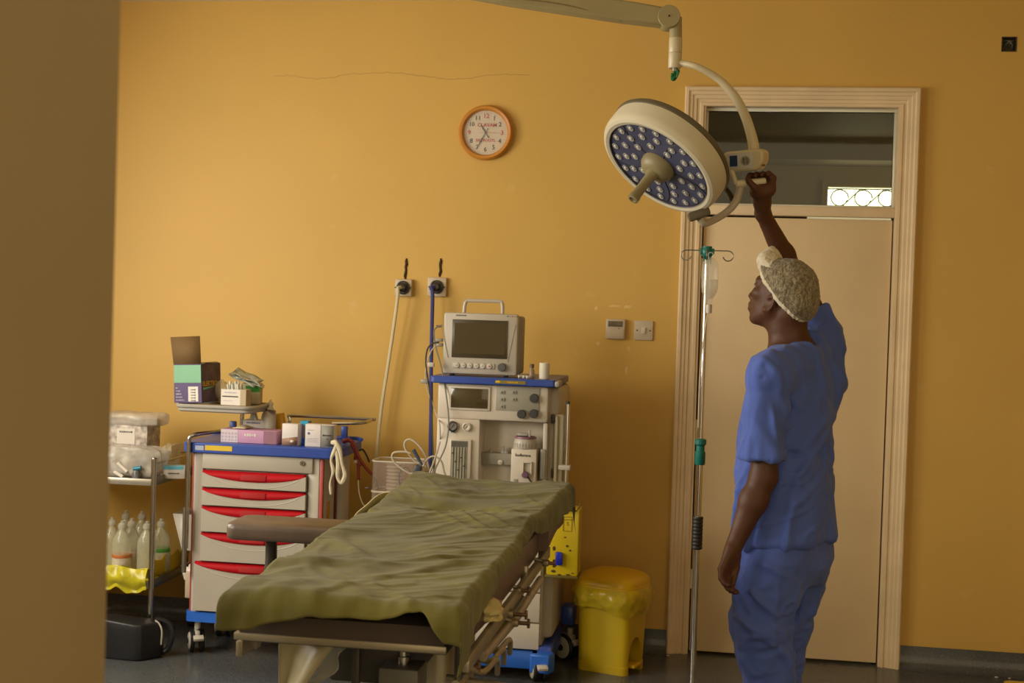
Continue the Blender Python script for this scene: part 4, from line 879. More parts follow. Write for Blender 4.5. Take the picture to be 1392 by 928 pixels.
# vaporiser
a, b = q(696, 609), q(729, 665); vx = (a.x+b.x)/2; vw = b.x-a.x
vb = MB().box((vx, AY+.03, (a.z+b.z)/2-.01), (vw, .10, a.z-b.z+.02), bev=.006).build('vaporiser', M_mach, t)
vt = Vector((vx-.002, AY+.03, a.z-.002))
mb = MB(); mb.lathe([(.050, 0), (.052, .004), (.050, .026), (.045, .045), (.040, .050), (0, .050)], vt, seg=28)
for i in range(26): a_ = i*2*math.pi/26; mb.box(vt+Vector((math.cos(a_)*.0505, math.sin(a_)*.0505, .014)), (.004, .004, .022), rotz(a_))
mb.build('dial', mat('dial_grey', (.42, .38, .32), rough=.4), vb)
MB().lathe([(.046, .044), (.0475, .046), (.046, .052), (.040, .054), (.036, .050)], vt, seg=28).build('purple_ring', mat('purple_ring', (.22, .10, .14), rough=.4), vb, label='purple agent ring')
MB().box(vt+Vector((-.012, 0, .060)), (.046, .022, .014), bev=.005).build('lock_lever', M_tray, vb); MB().box(vt+Vector((.018, -.01, .066)), (.010, .01, .03), bev=.002).build('release_button', M_tray, vb)
text(None, 'Isoflurane', .017, Vector((vx-.004, AY-.0208, q(712, 618).z)), X3, Z3, 'lettering', M_knob, vb, .0003, .0003)
p = q(717, 636, AY-.02); mb = MB(); w2, h2 = .020, .028
for a2, b2 in (((p.x-w2, 0, p.z+h2-.006), (p.x+w2, 0, p.z+h2)), ((p.x-w2, 0, p.z-h2), (p.x-w2+.005, 0, p.z+h2)), ((p.x+w2-.005, 0, p.z-h2), (p.x+w2, 0, p.z+h2))): mb.span((a2[0], AY-.032, a2[2]), (b2[0], AY-.020, b2[2]), bev=.002)
mb.build('filler_frame', M_mach, vb)
MB().span((p.x-w2+.005, AY-.021, p.z-h2), (p.x+w2-.005, AY-.0195, p.z+h2-.006)).build('filler_recess', M_machs, vb)
p = q(714, 645, AY-.03); knob(vb, Vector((p.x, AY-.024, p.z)), .0135, .022, mat('purple_knob', (.16, .08, .13), rough=.4), 'filler_cap')
MB().tube([p+Vector((.01, .0, -.006)), p+Vector((.02, 0, -.02)), p+Vector((.034, .01, -.045))], .003, 6, smooth=3).build('cap_chain', M_ink, vb)
p = q(701, 653, AY-.02); MB().box((p.x, AY-.021, p.z), (.018, .003, .014), bev=.001).build('sight_glass', M_panel, vb)
MB().span((ax1-.028, AY+.0, .86), (ax1-.004, AY+.09, .99), bev=.006).build('second_vaporiser_edge', M_panel, t, label='grey block beside the vaporiser')
# right hand accessory rail: clear suction column and chrome tube
r0, r1 = q(752, 562, AY+.05), q(765, 668, AY+.05)
mb = MB(); xx = r0.x; mb.span((xx, AY+.05, r1.z), (xx+.05, AY+.12, r0.z), bev=.012); mb.build('suction_column', mat('yellowed_plastic', (.46, .40, .25), rough=.3, var=.1), t)
MB().cyl((xx+.018, AY+.045, r1.z), (xx+.018, AY+.045, r0.z-.01), .008, 12).build('column_ridge', mat('yellowed_plastic_light', (.52, .46, .32), rough=.25), t)
for py in (569, 643):
    p = q(752, py, AY+.05); MB().box((p.x-.001, AY+.05, p.z), (.014, .02, .04), bev=.003).build('dark_clip', M_knob, t)
ct, cb = q(772, 549, AY+.05), q(767, 661, AY+.05)
MB().cyl((ct.x, AY+.05, cb.z), (ct.x, AY+.05, ct.z), .0125, 16).build('chrome_tube', M_chrome, t)
MB().cyl((ct.x, AY+.05, ct.z), (ct.x, AY+.05, ct.z+.012), .009, 12).build('tube_cap', M_knob, t)
p = q(770, 635, AY+.05); MB().box((p.x-.008, AY+.055, p.z), (.052, .05, .022), bev=.005).build('tube_bracket', M_lgrey, t)
# lower drawers
dz = [q(700, y).z for y in (772, 804, 845, 882)]; dx0_, dx1_ = ax0+.03, ax1-.012
MB().span((ax0+.01, AY+.02, .14), (ax1+.0, AB-.04, .62), bev=.006).build('drawer_cabinet', M_machs, t)
prev = .60
for z_ in (dz[0], dz[1], dz[2], dz[3]):
    d = MB().span((ax0+.012, AY-.004, z_+.003), (ax1-.008, AY+.022, prev-.003), bev=.004).build('drawer', M_mach, t)
    prev = z_
# blue base frame with castors
zb0, zb1 = q(700, 905).z, q(700, 883).z
mb = MB(); mb.span((ax0-.02, AY-.045, zb0), (ax1+.0, AY+.02, zb1), bev=.012); mb.build('base_bar', M_bblue, t, label='bright blue front bar')
mb = MB(); mb.add([(ax1-.04, AY-.05, zb0-.012), (ax1+.045, AY-.06, zb0-.012), (ax1+.065, AY-.01, zb0-.012), (ax1+.03, AY+.05, zb0-.012), (ax1-.04, AY+.04, zb0-.012), (ax1-.04, AY-.05, zb1), (ax1+.045, AY-.06, zb1), (ax1+.065, AY-.01, zb1), (ax1+.03, AY+.05, zb1), (ax1-.04, AY+.04, zb1)], [(4, 3, 2, 1, 0), (5, 6, 7, 8, 9)]+[(i, (i+1) % 5, 5+(i+1) % 5, 5+i) for i in range(5)])
o = mb.build('base_corner', M_bblue, t); b_ = o.modifiers.new('b', 'BEVEL'); b_.width = .008; b_.segments = 2
MB().span((ax1-.02, AY+.0, .07), (ax1+.05, AB+.02, .145), bev=.012).build('base_side', M_cblue, t)
MB().span((ax0-.05, AY+.0, .07), (ax0+.02, AB+.02, .145), bev=.012).build('base_side', M_cblue, t)
MB().box((ax1+.075, AB-.05, .20), (.06, .10, .09), bev=.012).build('rear_corner', M_cblue, t)
M_cast = mat('castor_cream', (.42, .37, .27), rough=.4)
castor(t, ax1+.005, AY-.03, .048, .35, .11, M_cast); castor(t, ax1+.09, AB-.12, .062, .9, .15, M_cast); castor(t, ax0-.02, AY-.02, .048, 0, .11, M_cast); castor(t, ax0-.02, AB-.1, .055, .3, .13, M_cast)
# patient monitor on the shelf
mz = zt+.030
A_, B_ = q(603.5, 424, 5.80), q(704.5, 427, 5.80); mw = B_.x-A_.x; mh = A_.z-mz-.006
t = thing('patient_monitor', 'grey patient monitor with a carry handle on the blue machine shelf', 'monitor', (A_.x+mw/2, 5.86, mz+.002))
M_mon = mat('monitor_grey', (.46, .41, .33), rough=.4, var=.03); M_monb = mat('monitor_back', (.30, .26, .20), rough=.5)
y0 = 5.80; x0, x1 = A_.x, B_.x; zb_, zt_ = mz+.008, A_.z
MB().span((x0, y0, zb_), (x1, y0+.045, zt_), bev=.010).build('front_housing', M_mon, t)
MB().span((x0+.006, y0+.04, zb_+.004), (x1+.010, y0+.16, zt_-.008), bev=.014).build('rear_housing', M_monb, t)
a, b = q(615.4, 433, y0), q(689, 488, y0)
MB().span((a.x, y0-.004, b.z), (b.x, y0+.002, a.z-.002), bev=.0015).build('bezel', M_bez, t)
MB().span((a.x+.011, y0-.005, b.z+.018), (b.x-.009, y0-.0035, a.z-.017)).build('screen', M_scr, t)
for s_, e_ in (((600, 440), (609, 486)), ((701, 441), (690, 492))):
    p1, p2 = q(*s_, y0), q(*e_, y0); MB().tube([p1-Y3*.001, p2-Y3*.001], .0014, 5).build('moulded_groove', M_monb, t)
cy_ = q(645, 497, y0).z
MB().box((q(644, 497, y0).x, y0-.001, cy_), (.185, .006, .024), bev=.0028).build('key_strip', M_mon, t)
for k in range(6):
    xx = q(621.5+8.8*k, 497, y0).x; kk = MB().lathe([(.0115, 0), (.0115, .004), (.009, .006), (0, .006)], (xx, y0-.003, cy_), (0, -1, 0), 18).build('push_key', mat('key_grey', (.54, .50, .42), rough=.35), t)
    MB().box((xx+.001, y0-.0094, cy_), (.007, .001, .005 if k != 5 else .006), bev=.0004).build('key_symbol', M_panel if k != 5 else M_red, kk)
p = q(682.5, 499, y0); knob(t, Vector((p.x, y0, p.z)), .0175, .018, mat('knob_grey', (.10, .095, .085), rough=.4))
text(None, '~~~~~~~', .0125, Vector((q(627, 426.5, y0).x, y0-.0006, zt_-.012)), X3, Z3, 'lettering', M_knob, t, .0003, .0003)
for k, m_ in enumerate((M_ink, M_panel, M_red, M_panel, M_ink)): MB().ell((x1-.045+.0105*k, y0-.0005, zt_-.010), (.0028, .001, .0028), seg=8, rings=6).build('indicator', m_, t)
hz = q(657, 409, y0+.06).z
mb = MB(); hx0, hx1 = q(632, 415, y0+.06).x, q(683, 417, y0+.06).x
mb.tube([(hx0-.004, y0+.06, zt_-.012), (hx0, y0+.06, hz-.018), (hx0+.006, y0+.06, hz-.005), (hx0+.016, y0+.06, hz), (hx1-.014, y0+.06, hz), (hx1-.004, y0+.06, hz-.005), (hx1, y0+.06, hz-.018), (hx1+.002, y0+.06, zt_-.012)], .008, 8, smooth=3); mb.build('carry_handle', M_mon, t)
for dx in (.04, mw-.05): MB().box((x0+dx, y0+.02, mz+.006), (.02, .03, .010), bev=.002).build('foot', M_blk, t)
p = q(601, 462, y0+.06); MB().box((p.x-.012, y0+.06, p.z), (.03, .03, .014), bev=.003).build('cable_plug', M_panel, t); MB().box((p.x-.012, y0+.06, p.z-.022), (.03, .03, .014), bev=.003).build('cable_plug', M_panel, t)
p2 = q(601, 443, y0+.06); MB().tube([p2, p2+Vector((-.025, 0, -.003))], .005, 8).build('cable_plug', M_blk, t)
# cables from the monitor
def cable(pts, r, m, lab, y=5.80, nm='monitor_cable'):
    P = [q(a[0], a[1], a[2] if len(a) > 2 else y) for a in pts]; mb = MB()
    if pts[0][1] > 600: P = [Vector((P[0].x+.02, P[0].y+.03, .004)), P[0]+Vector((.01, .01, -.3))]+P
    mb.tube(P, r, 6, smooth=6)
    return setp(mb.build(nm, m), lab, 'cable', 'cables hanging from the patient monitor')
M_cgrey = mat('cable_grey', (.22, .20, .16), rough=.45); M_clight = mat('cable_light', (.50, .44, .33), rough=.4)
cable([(600, 443), (595, 444), (590, 450), (592, 470), (600, 500, 5.78), (607, 540, 5.73), (610, 575, 5.72), (606, 605, 5.70), (596, 628, 5.68), (586, 650, 5.66)], .0032, M_cgrey, 'dark grey monitor cable looping past the gauges of the machine')
cable([(597, 465), (588, 467), (581, 475), (579, 495), (584, 530), (587, 560), (588, 600), (590, 640), (591, 668)], .0036, M_knob, 'black monitor cable running straight down the left side of the machine')
cable([(597, 468), (590, 472), (584, 482), (579, 500), (580, 525), (592, 560), (598, 580, 5.73), (596, 620), (580, 655)], .0028, M_clight, 'light grey monitor cable hanging left of the machine')
cable([(574, 652, 5.5), (556, 643, 5.5), (540, 632, 5.5), (533, 622, 5.5), (536, 615, 5.5), (550, 614, 5.5), (558, 616, 5.5)], .0042, M_clight, 'pale looped cable nearest the clear canister')
cable([(580, 640, 5.52), (565, 628, 5.52), (552, 612, 5.52), (550, 602, 5.52), (556, 597, 5.52), (566, 602, 5.52), (578, 618, 5.52), (584, 640, 5.52)], .0042, M_clight, 'pale cable in a tall loop above the clear canister')
cable([(572, 655, 5.5), (573, 640, 5.5), (580, 625, 5.5), (590, 620, 5.5), (600, 627, 5.5), (604, 642, 5.5), (608, 650, 5.5)], .004, M_clight, 'pale arched cable in front of the machine left edge')
cable([(576, 655, 5.48), (584, 642, 5.48), (594, 615, 5.48), (598, 600, 5.48)], .0035, M_clight, 'pale cable rising diagonally to the left column')
MB().tube([q(562, 611, 5.48), q(568, 622, 5.48), q(574, 632, 5.48)], lambda s: .0085-.003*s, 8).build('sensor_plug', mat('dark_blue_plastic', (.05, .07, .12), rough=.4), None, label='dark blue cable plug tangled in the pale monitor cables', cat='plug')
MB().box(q(567, 640, 5.49), (.028, .03, .05), Matrix.Rotation(.3, 3, 'Y'), bev=.005).build('sensor_block', mat('slate_plastic', (.05, .06, .075), rough=.4), None, label='dark slate sensor block among the pale monitor cables', cat='sensor')
MB().box(q(586, 495.5, 5.78), (.03, .02, .02), bev=.004).build('hose_clip', M_lgrey, AN); MB().box(q(577, 518, 5.78), (.03, .02, .018), bev=.004).build('hose_clip', M_tray, AN)
# small things on the shelf, right of the monitor
sh_z = zt+.031
p = q(723, 505, 5.80)
t = thing('medicine_vial', 'small clear vial with a brown cap on the blue shelf beside the monitor', 'vial', (p.x, 5.80, sh_z))
MB().lathe([(.011, 0), (.012, .003), (.012, .034), (.007, .042), (.007, .048)], (p.x, 5.80, sh_z), seg=16).build('vial_body', mat('amber_vial', (.32, .22, .14), rough=.15, alpha=.8, var=.2), t)
MB().lathe([(.0095, .046), (.0095, .060), (.008, .062), (0, .062)], (p.x, 5.80, sh_z), seg=14).build('cap', mat('brown_cap', (.10, .05, .02), rough=.4), t)
p = q(740, 505, 5.80)
t = thing('plaster_roll', 'white cylindrical roll standing at the right end of the blue shelf', 'roll', (p.x, 5.80, sh_z))
MB().lathe([(.0215, 0), (.0225, .002), (.0225, .066), (.0215, .069), (.010, .069), (.010, .060), (0, .060)], (p.x, 5.80, sh_z), seg=24).build('roll_body', mat('white_roll', (.66, .60, .48), rough=.6), t)
for k, px in enumerate((705, 711, 716)):
    p = q(px, 509, 5.79-.012*k); MB().cyl((p.x, p.y, sh_z+.007), (p.x+.012, p.y+.008, sh_z+.007), .0065, 10).build('ampoule', M_film, None, label=('leftmost small clear ampoule against the monitor foot', 'middle small clear ampoule right of the monitor', 'rightmost small clear ampoule near the brown capped vial')[k], cat='ampoule', group='ampoules on the blue shelf')
# clear absorber canister with corrugated bellows on the left
ca = q(536, 640, 5.9); 
t = thing('absorber_canister', 'clear square canister with a pale ribbed bellows left of the machine', 'canister', (ca.x, 5.9, 0.0))
zT, zB = q(536, 625, 5.9).z, q(536, 700, 5.9).z; r_ = .085
M_can = mat('smoky_clear', (.52, .42, .36), rough=.08, alpha=.30, var=.05, spec=.8)
MB().prism(rrect(ca.x-r_, ca.x+r_+.04, 5.9-r_, 5.9+r_, .03), (0, 0, zB), X3, Y3, Z3*(zT-zB)).build('canister_wall', M_can, t)
mb = MB(); mb.tube([Vector((x, y, zT)) for x, y in rrect(ca.x-r_, ca.x+r_+.04, 5.9-r_, 5.9+r_, .03)], .004, 6, closed=True); mb.build('canister_rim', M_lgrey, t)
zM = q(536, 666, 5.9).z; mb = MB(); mb.tube([Vector((x, y, zM)) for x, y in rrect(ca.x-r_, ca.x+r_+.04, 5.9-r_, 5.9+r_, .03)], .005, 6, closed=True); mb.build('canister_band', M_wht, t)
pr = []; zz = zB
while zz < zT-.015: pr += [(.034, zz), (.042, zz+.008)]; zz += .016
MB().lathe(pr, (ca.x+.005, 5.9, 0), seg=20).build('bellows', mat('pale_bellows', (.52, .42, .30), rough=.5), t)
MB().tube([Vector((ca.x+.06+.028*math.cos(a_), 5.86, zT-.075+.05*math.sin(a_))) for a_ in [k*.45 for k in range(14)]], .003, 6, closed=True).build('port_ring', M_knob, t)
MB().cyl((ca.x, 5.92, 0.02), (ca.x, 5.92, zB), .02, 12).build('support_post', M_dsteel, t); MB().cyl((ca.x, 5.92, 0), (ca.x, 5.92, .02), .07, 16).build('support_foot', M_dsteel, t)
# yellow sharps container hung at the right side of the machine
SY = 5.67
M_ysh = mat('yellow_sharps', (.60, .44, .008), rough=.35, var=.08)
sx0_, sx1_ = q(742, 785, SY).x, q(785, 785, SY).x; sz0, sz1 = q(765, 786, SY).z, q(770, 692, SY).z
t = thing('sharps_container', 'yellow sharps container with a blue clip hanging beside the anaesthesia machine', 'sharps container', ((sx0_+sx1_)/2, SY+.06, sz0))
MB().span((sx0_, SY, sz0+.01), (sx1_, 5.799, sz1), bev=.008).build('container_body', M_ysh, t)
MB().span((sx0_-.004, SY-.005, sz0), (sx1_+.003, 5.799, sz0+.012), bev=.003).build('container_base', mat('olive_base', (.12, .09, .01), rough=.5), t, label='dark bottom edge')
p = q(760, 759, SY-.01); MB().box((p.x, SY-.012, p.z), (.030, .02, .056), bev=.007).build('blue_clip', mat('royal_blue', (.01, .02, .42), rough=.35), t, label='royal blue clip')
rnd = random.Random(3)
mb = MB()
for (px, py, w_, h_) in ((753, 745, .012, .02), (757, 752, .014, .016), (771, 742, .012, .010), (775, 748, .01, .008), (752, 776, .02, .012), (760, 781, .016, .008), (772, 781, .02, .006), (778, 779, .01, .005), (754, 768, .012, .012), (768, 730, .01, .006)):
    p = q(px, py, SY-.0015); mb.ell(p, (w_/2, .0012, h_/2), seg=8, rings=5)
mb.build('stains', mat('brown_stain', (.08, .04, .01), rough=.7), t, kind='stuff')
mb = MB(); a, b = q(766, 702, SY-.002), q(777, 722, SY-.002)
for u1, u2 in (((a.x, b.z), (b.x, b.z)), ((a.x, a.z), (b.x, a.z)), ((a.x, a.z), (a.x, b.z)), ((b.x, a.z), (b.x, b.z))): mb.tube([(u1[0], SY-.0015, u1[1]), (u2[0], SY-.0015, u2[1])], .0012, 4)
mb.tube([(q(760, 697, SY).x, SY-.0015, q(760, 706, SY).z), (q(780, 697, SY).x, SY-.0015, q(780, 706, SY).z)], .0012, 4); mb.build('printed_outline', mat('olive_print', (.22, .15, .01), rough=.6), t)
text(None, '5', .022, Vector(((a.x+b.x)/2, SY-.0018, (a.z+b.z)/2)), X3, Z3, 'printed_number', MATS['olive_print'], t, .0002)
mb = MB(); mb.tube([q(768, 694, SY-.01), q(784, 694, SY-.01), q(787, 690, SY-.01), q(790, 683, SY-.01)], .0035, 6); mb.build('open_lid_edge', MATS['olive_base'], t)
# yellow pedal bin
M_ybin = mat('yellow_bin', (.58, .40, .012), rough=.32, var=.04); M_yor = mat('bin_lid_yellow', (.68, .42, .008), rough=.3, var=.04)
def cut(o, c):
    md = o.modifiers.new('cut', 'BOOLEAN'); md.operation = 'DIFFERENCE'; md.object = c; md.solver = 'EXACT'
    bpy.context.view_layer.update(); me = bpy.data.meshes.new_from_object(o.evaluated_get(bpy.context.evaluated_depsgraph_get()))
    o.modifiers.clear(); o.data = me; bpy.data.objects.remove(c); me.shade_smooth(); me.set_sharp_from_angle(angle=math.radians(30))
A = Vector((-.580, 5.975, 0)); B = Vector((-.352, 5.895, 0)); d1 = (B-A).normalized(); d2 = Vector((-d1.y, d1.x, 0)); W_ = .245; D_ = .215
t = thing('pedal_bin', 'yellow plastic pedal bin with a crumpled bag under its domed lid', 'pedal bin', A+d1*W_/2+d2*D_/2)
Mx = Matrix.Translation(A) @ Matrix(((d1.x, d2.x, 0, 0), (d1.y, d2.y, 0, 0), (0, 0, 1, 0), (0, 0, 0, 1)))
def ringM(s, z, r=.035, n=5): 
    cx, cy = W_/2, D_/2; return [(cx+(x-cx)*s, cy+(y-cy)*s, z) for x, y in rrect(0, W_, 0, D_, r, n)]
lv = [(1.0, 0), (1.0, .035), (.985, .037), (1.03, .2), (1.10, .375), (1.12, .38)]
mb = MB(Mx); rs = [ringM(s, z) for s, z in lv]; n = len(rs[0]); mb.add([p for r_ in rs for p in r_], [(i*n+k, i*n+(k+1) % n, (i+1)*n+(k+1) % n, (i+1)*n+k) for i in range(len(lv)-1) for k in range(n)]+[[k for k in range(n)][::-1], [(len(lv)-1)*n+k for k in range(n)]])
body = mb.build('bin_body', M_ybin, t, ang=30)
cb_ = MB(Mx); arch = [(.025, -.01), (.025, .085), (.037, .125), (.062, .15), (.09, .158), (.118, .15), (.143, .125), (.155, .085), (.155, -.01)]
cb_.prism(arch, (W_*.72, 0, 0), (0, 1, 0), (0, 0, 1), (W_*.5, 0, 0)); co = cb_.build('cutter', M_ybin, t); cut(body, co)
MB(Mx).box((W_*.95, .09, .035), (.06, .085, .014), Matrix.Rotation(.0, 3, 'X'), bev=.004).build('pedal', M_yor, t)
MB(Mx).box((W_*.86, .09, .10), (.01, .03, .12), Matrix.Rotation(.2, 3, 'Y'), bev=.003).build('pedal_rod', M_blk, t)
lid = MB(Mx); cx, cy = W_/2, D_/2; n1 = 40
def lidf(u, v):
    a_ = 2*math.pi*u; k = 3.2; ca, sa = math.cos(a_), math.sin(a_); rr = 1/((abs(ca)**k+abs(sa)**k)**(1/k)); s = math.sin(v*math.pi/2)
    zz = .388+.058*(math.cos(v*math.pi/2))**.75
    return Vector((cx+ca*rr*s*W_*.62, cy+sa*rr*s*D_*.70, zz))
lid.grid(lidf, n1, 12, wrap=True); lid.build('lid', M_yor, t, ang=60)
mb = MB(Mx); mb.grid(lambda u, v: (lambda g: Vector((cx+(g.x-cx)*(1.005), cy+(g.y-cy)*1.005,   .388-.02*v)))(lidf(u, 1)), n1, 3, wrap=True); mb.build('lid_rim', M_yor, t, thick=.003)
M_liner = mat('yellow_liner', (.62, .46, .02), rough=.25, var=.25, vscale=18, bump=.7, bscale=25, alpha=.85)
def lf(u, v):
    a_ = 2*math.pi*u; g = lidf(u, 1); f = math.sin(7*a_+4*v)+.6*math.sin(13*a_+1.3-7*v)+.4*math.sin(23*a_+9*v)
    o_ = 1.0+.10*math.sin(math.pi*v**.8)+.026*f*math.sin(math.pi*v)
    return Vector((cx+(g.x-cx)*o_, cy+(g.y-cy)*o_, .378-(.10+.016*math.sin(2*a_+2.4)+.008*math.sin(5*a_))*v+.003*f*v))
mb = MB(Mx); mb.grid(lf, 150, 9, wrap=True); mb.build('bin_liner', M_liner, t, ang=40)
# ================================================================ operating table
M_padb = mat('dark_brown_vinyl', (.060, .042, .032), rough=.42, var=.15, vscale=12); M_pad = mat('brown_vinyl', (.115, .070, .048), rough=.4, var=.2, vscale=10, bump=.2, bscale=15)
M_frame = mat('table_frame', (.34, .29, .20), rough=.35, metal=.55, var=.12); M_fdark = mat('table_dark_frame', (.06, .052, .042), rough=.45, metal=.4, var=.2)
M_rust = mat('rusty_clamp', (.16, .09, .05), rough=.5, metal=.6, var=.35, vscale=40); M_sheet = mat('cream_sheet', (.60, .52, .32), rough=.8)
TXa, TXb = -1.045, -.565; TY0, TY1 = 2.905, 4.72
t = thing('operating_table', 'operating table on a central column with brown vinyl pads and a left arm board', 'operating table', (-.8, 3.8, 0)); OT = t
def top_z(Y): return .905+.022*max(0, min(1, (Y-4.15)/.4))
def slab(mb, x0, x1, y0, y1, zf, th, n=12, r=.02):
    prof = [(0, -th), (r*.3, -th*.96), (0, -th+r), (0, -r), (r*.3, -r*.3), (r, 0)]
    ys = [y0+(y1-y0)*k/n for k in range(n+1)]; vs = []
    for y in ys:
        z = zf(y); loop = [(x0+r*.5, z-th), (x0, z-th+r*.6), (x0, z-r), (x0+r*.4, z-r*.3), (x0+r, z), (x1-r, z), (x1-r*.4, z-r*.3), (x1, z-r), (x1, z-th+r*.6), (x1-r*.5, z-th)]
        e = .006 if y in (ys[0], ys[-1]) else 0
        vs += [Vector((x, y, zz-e*(1 if zz > z-th/2 else -1))) for x, zz in loop]
    m = 10; fs = [(i*m+k, i*m+(k+1) % m, (i+1)*m+(k+1) % m, (i+1)*m+k) for i in range(n) for k in range(m)]+[[k for k in range(m)][::-1], [n*m+k for k in range(m)]]
    mb.add(vs, fs); return mb
slab(MB(), TXa, TXb, TY0, 3.62, lambda y: .905-.012*max(0, 1-(y-TY0)/.06), .055, 14).build('seat_pad', M_padb, t, ang=50)
slab(MB(), TXa, TXb+.01, 3.63, 4.28, top_z, .09, 10).build('back_pad', M_pad, t, ang=50)
slab(MB(), TXa-.01, TXb+.05, 4.29, TY1, lambda y: top_z(y)+.012*math.sin(math.pi*(y-4.29)/.43), .10, 10).build('head_pad', M_pad, t, ang=50)
slab(MB(), TXb-.03, TXb+.018, 3.2, 4.3, lambda y: .895, .10, 10).build('side_pad', M_pad, t, ang=50, label='creased brown side of the mattress')
MB().span((TXa+.01, TY0+.0, .826), (TXb-.0, 4.7, .848), bev=.004).build('top_plate', M_fdark, t)
mb = MB(); mb.span((TXa-.005, TY0-.005, .829), (TXb+.0, TY0+.02, .846), bev=.003); mb.build('front_rail', M_frame, t)
for s, x in ((-1, TXa-.02), (1, TXb+.03)):
    MB().span((x-.008, 2.98, .770), (x+.008, 4.45, .806), bev=.003).build('side_rail', M_frame, t)
    for y in (3.05, 3.5, 4.0, 4.4): MB().box((x-s*.014, y, .80), (.02, .03, .05), bev=.003).build('rail_spacer', M_frame, t)
for y0_, x_, z_ in ((3.0, -.56, .735), (3.15, -.525, .765)):
    MB().tube([(x_, y0_, z_), (x_+.01, y0_+.45, z_-.01), (x_+.012, y0_+.95, z_+.0)], .012, 10).build('lower_bar', M_frame, t)
# clamps on the right rail
M_cl = mat('clamp_steel', (.20, .16, .10), rough=.45, metal=.6, var=.3, vscale=30)
for (px, py, z, L, sz) in ((704, 802, .80, .035, .8), (692, 834, .775, .05, 1.0), (700, 846, .765, .04, .8), (742, 765, .80, .03, .8), (630, 905, .76, .04, .9)):
    p = PZ(px, py, z); cl = MB().box(p, (.028*sz, .04*sz, .022*sz), bev=.005).build('rail_clamp', M_cl, t)
    MB().tube([p+X3*.01, (TXb+.02, p.y, z+.01)], .006, 8).build('clamp_rod', M_cl, cl)
    MB().cyl(p, p+X3*L, .0055, 10).build('clamp_screw', M_rust, cl)
    MB().cyl(p+X3*(L-.004)-Z3*.012, p+X3*(L-.004)+Z3*.012, .004, 8).build('clamp_handle', M_rust, cl)
p = PZ(683, 850, .745); MB().box(p, (.035, .04, .05), Matrix.Rotation(.35, 3, 'X'), bev=.012).build('yellow_clamp_pad', mat('mustard_pad', (.42, .32, .04), rough=.5), t, label='mustard yellow clamp pad')
crumple(Vector((TXb+.02, 3.32, .835)), (.045, .05, .028), 'gauze_wad', mat('yellowed_gauze', (.50, .40, .17), rough=.9), t, 8, .2, label='yellowed gauze wad')
# understructure
MB().span((-.90, 3.15, .68), (-.70, 4.2, .826), bev=.01).build('sub_frame', M_fdark, t)
MB().span((-.93, 3.30, .755), (-.66, 3.75, .775), bev=.003).build('deck_plate', M_rust, t)
for x_ in (-.80, -.56): MB().box((x_, 3.03, .745), (.018, .02, .18), bev=.003).build('drop_bracket', M_fdark, t)
MB().box((-.712, 3.13, .690), (.095, .10, .10), bev=.006).build('gear_box', mat('grey_gearbox', (.16, .15, .12), rough=.4, var=.1), t, label='grey gear box')
mb = MB(); mb.lathe([(.014, 0), (.014, .02), (.010, .022), (.010, .034), (.015, .036), (.015, .05), (.010, .052), (.010, .088)], (-.712, 3.13, .738), seg=14); mb.build('gear_spindle', M_steel, t)
MB().cyl((-1.02, 3.42, .712), (-.74, 3.36, .706), .012, 12).build('cross_tube', mat('brassy_tube', (.40, .31, .16), rough=.3, metal=.8), t)
MB().cyl((-1.035, 3.424, .713), (-1.015, 3.42, .712), .016, 12).build('tube_collar', M_fdark, t)
MB().cyl((-.62, 3.2, .695), (-.40, 3.16, .69), .009, 10).build('cross_tube', M_frame, t)
for k in range(3): MB().tube([(-.545, 3.05+.1*k, .765), (-.515, 3.1+.1*k, .742), (-.50, 3.2+.1*k, .748), (-.505, 3.25+.1*k, .70)], .007, 8, smooth=4).build('linkage', M_frame, t)
MB().prism(rrect(-.92, -.66, 3.45, 3.85, .04), (0, 0, .10), X3, Y3, Z3*.60).build('column', M_frame, t, ang=30)
MB().prism(rrect(-1.02, -.56, 3.25, 4.30, .06), (0, 0, .03), X3, Y3, Z3*.09).build('base', M_fdark, t, ang=30)
for x_ in (-.98, -.60):
    for y_ in (3.3, 4.25): MB().cyl((x_-.015, y_, .03), (x_+.015, y_, .03), .03, 16).build('base_wheel', M_blk, t)
# arm board
AXa, AXb, AYa, AYb, AZ = -1.452, -1.03, 3.90, 4.10, .915
mb = MB(); ring = rrect(AXa, AXb, AYa, AYb, .035, 5); n = len(ring); lv = [(.93, -.048), (.985, -.044), (1, -.034), (1, -.016), (.985, -.005), (.93, 0)]
cx, cy = (AXa+AXb)/2, (AYa+AYb)/2
mb.add([Vector((cx+(x-cx)*(1-(1-s)*.35), cy+(y-cy)*s, AZ+z)) for s, z in lv for x, y in ring], [(i*n+k, i*n+(k+1) % n, (i+1)*n+(k+1) % n, (i+1)*n+k) for i in range(5) for k in range(n)]+[[k for k in range(n)][::-1], [5*n+k for k in range(n)]])
ab = mb.build('arm_board', mat('worn_brown_vinyl', (.125, .088, .066), rough=.36, var=.15, vscale=14), t, ang=60)
MB().tube([(-1.335, 4.0, .87), (-1.335, 4.0, .78), (-1.345, 4.0, .70), (-1.30, 4.0, .67), (-1.08, 4.0, .69)], .018, 10, smooth=4).build('arm_board_post', M_fdark, ab)
MB().box((-1.09, 3.99, .845), (.04, .05, .05), bev=.006).build('arm_board_joint', M_fdark, ab); MB().cyl((-1.09, 3.95, .85), (-1.09, 3.90, .85), .009, 10).build('lock_screw', M_dsteel, ab)
MB().cyl((-1.14, 4.0, .86), (-1.05, 4.0, .80), .012, 10).build('arm_strut', M_fdark, ab)
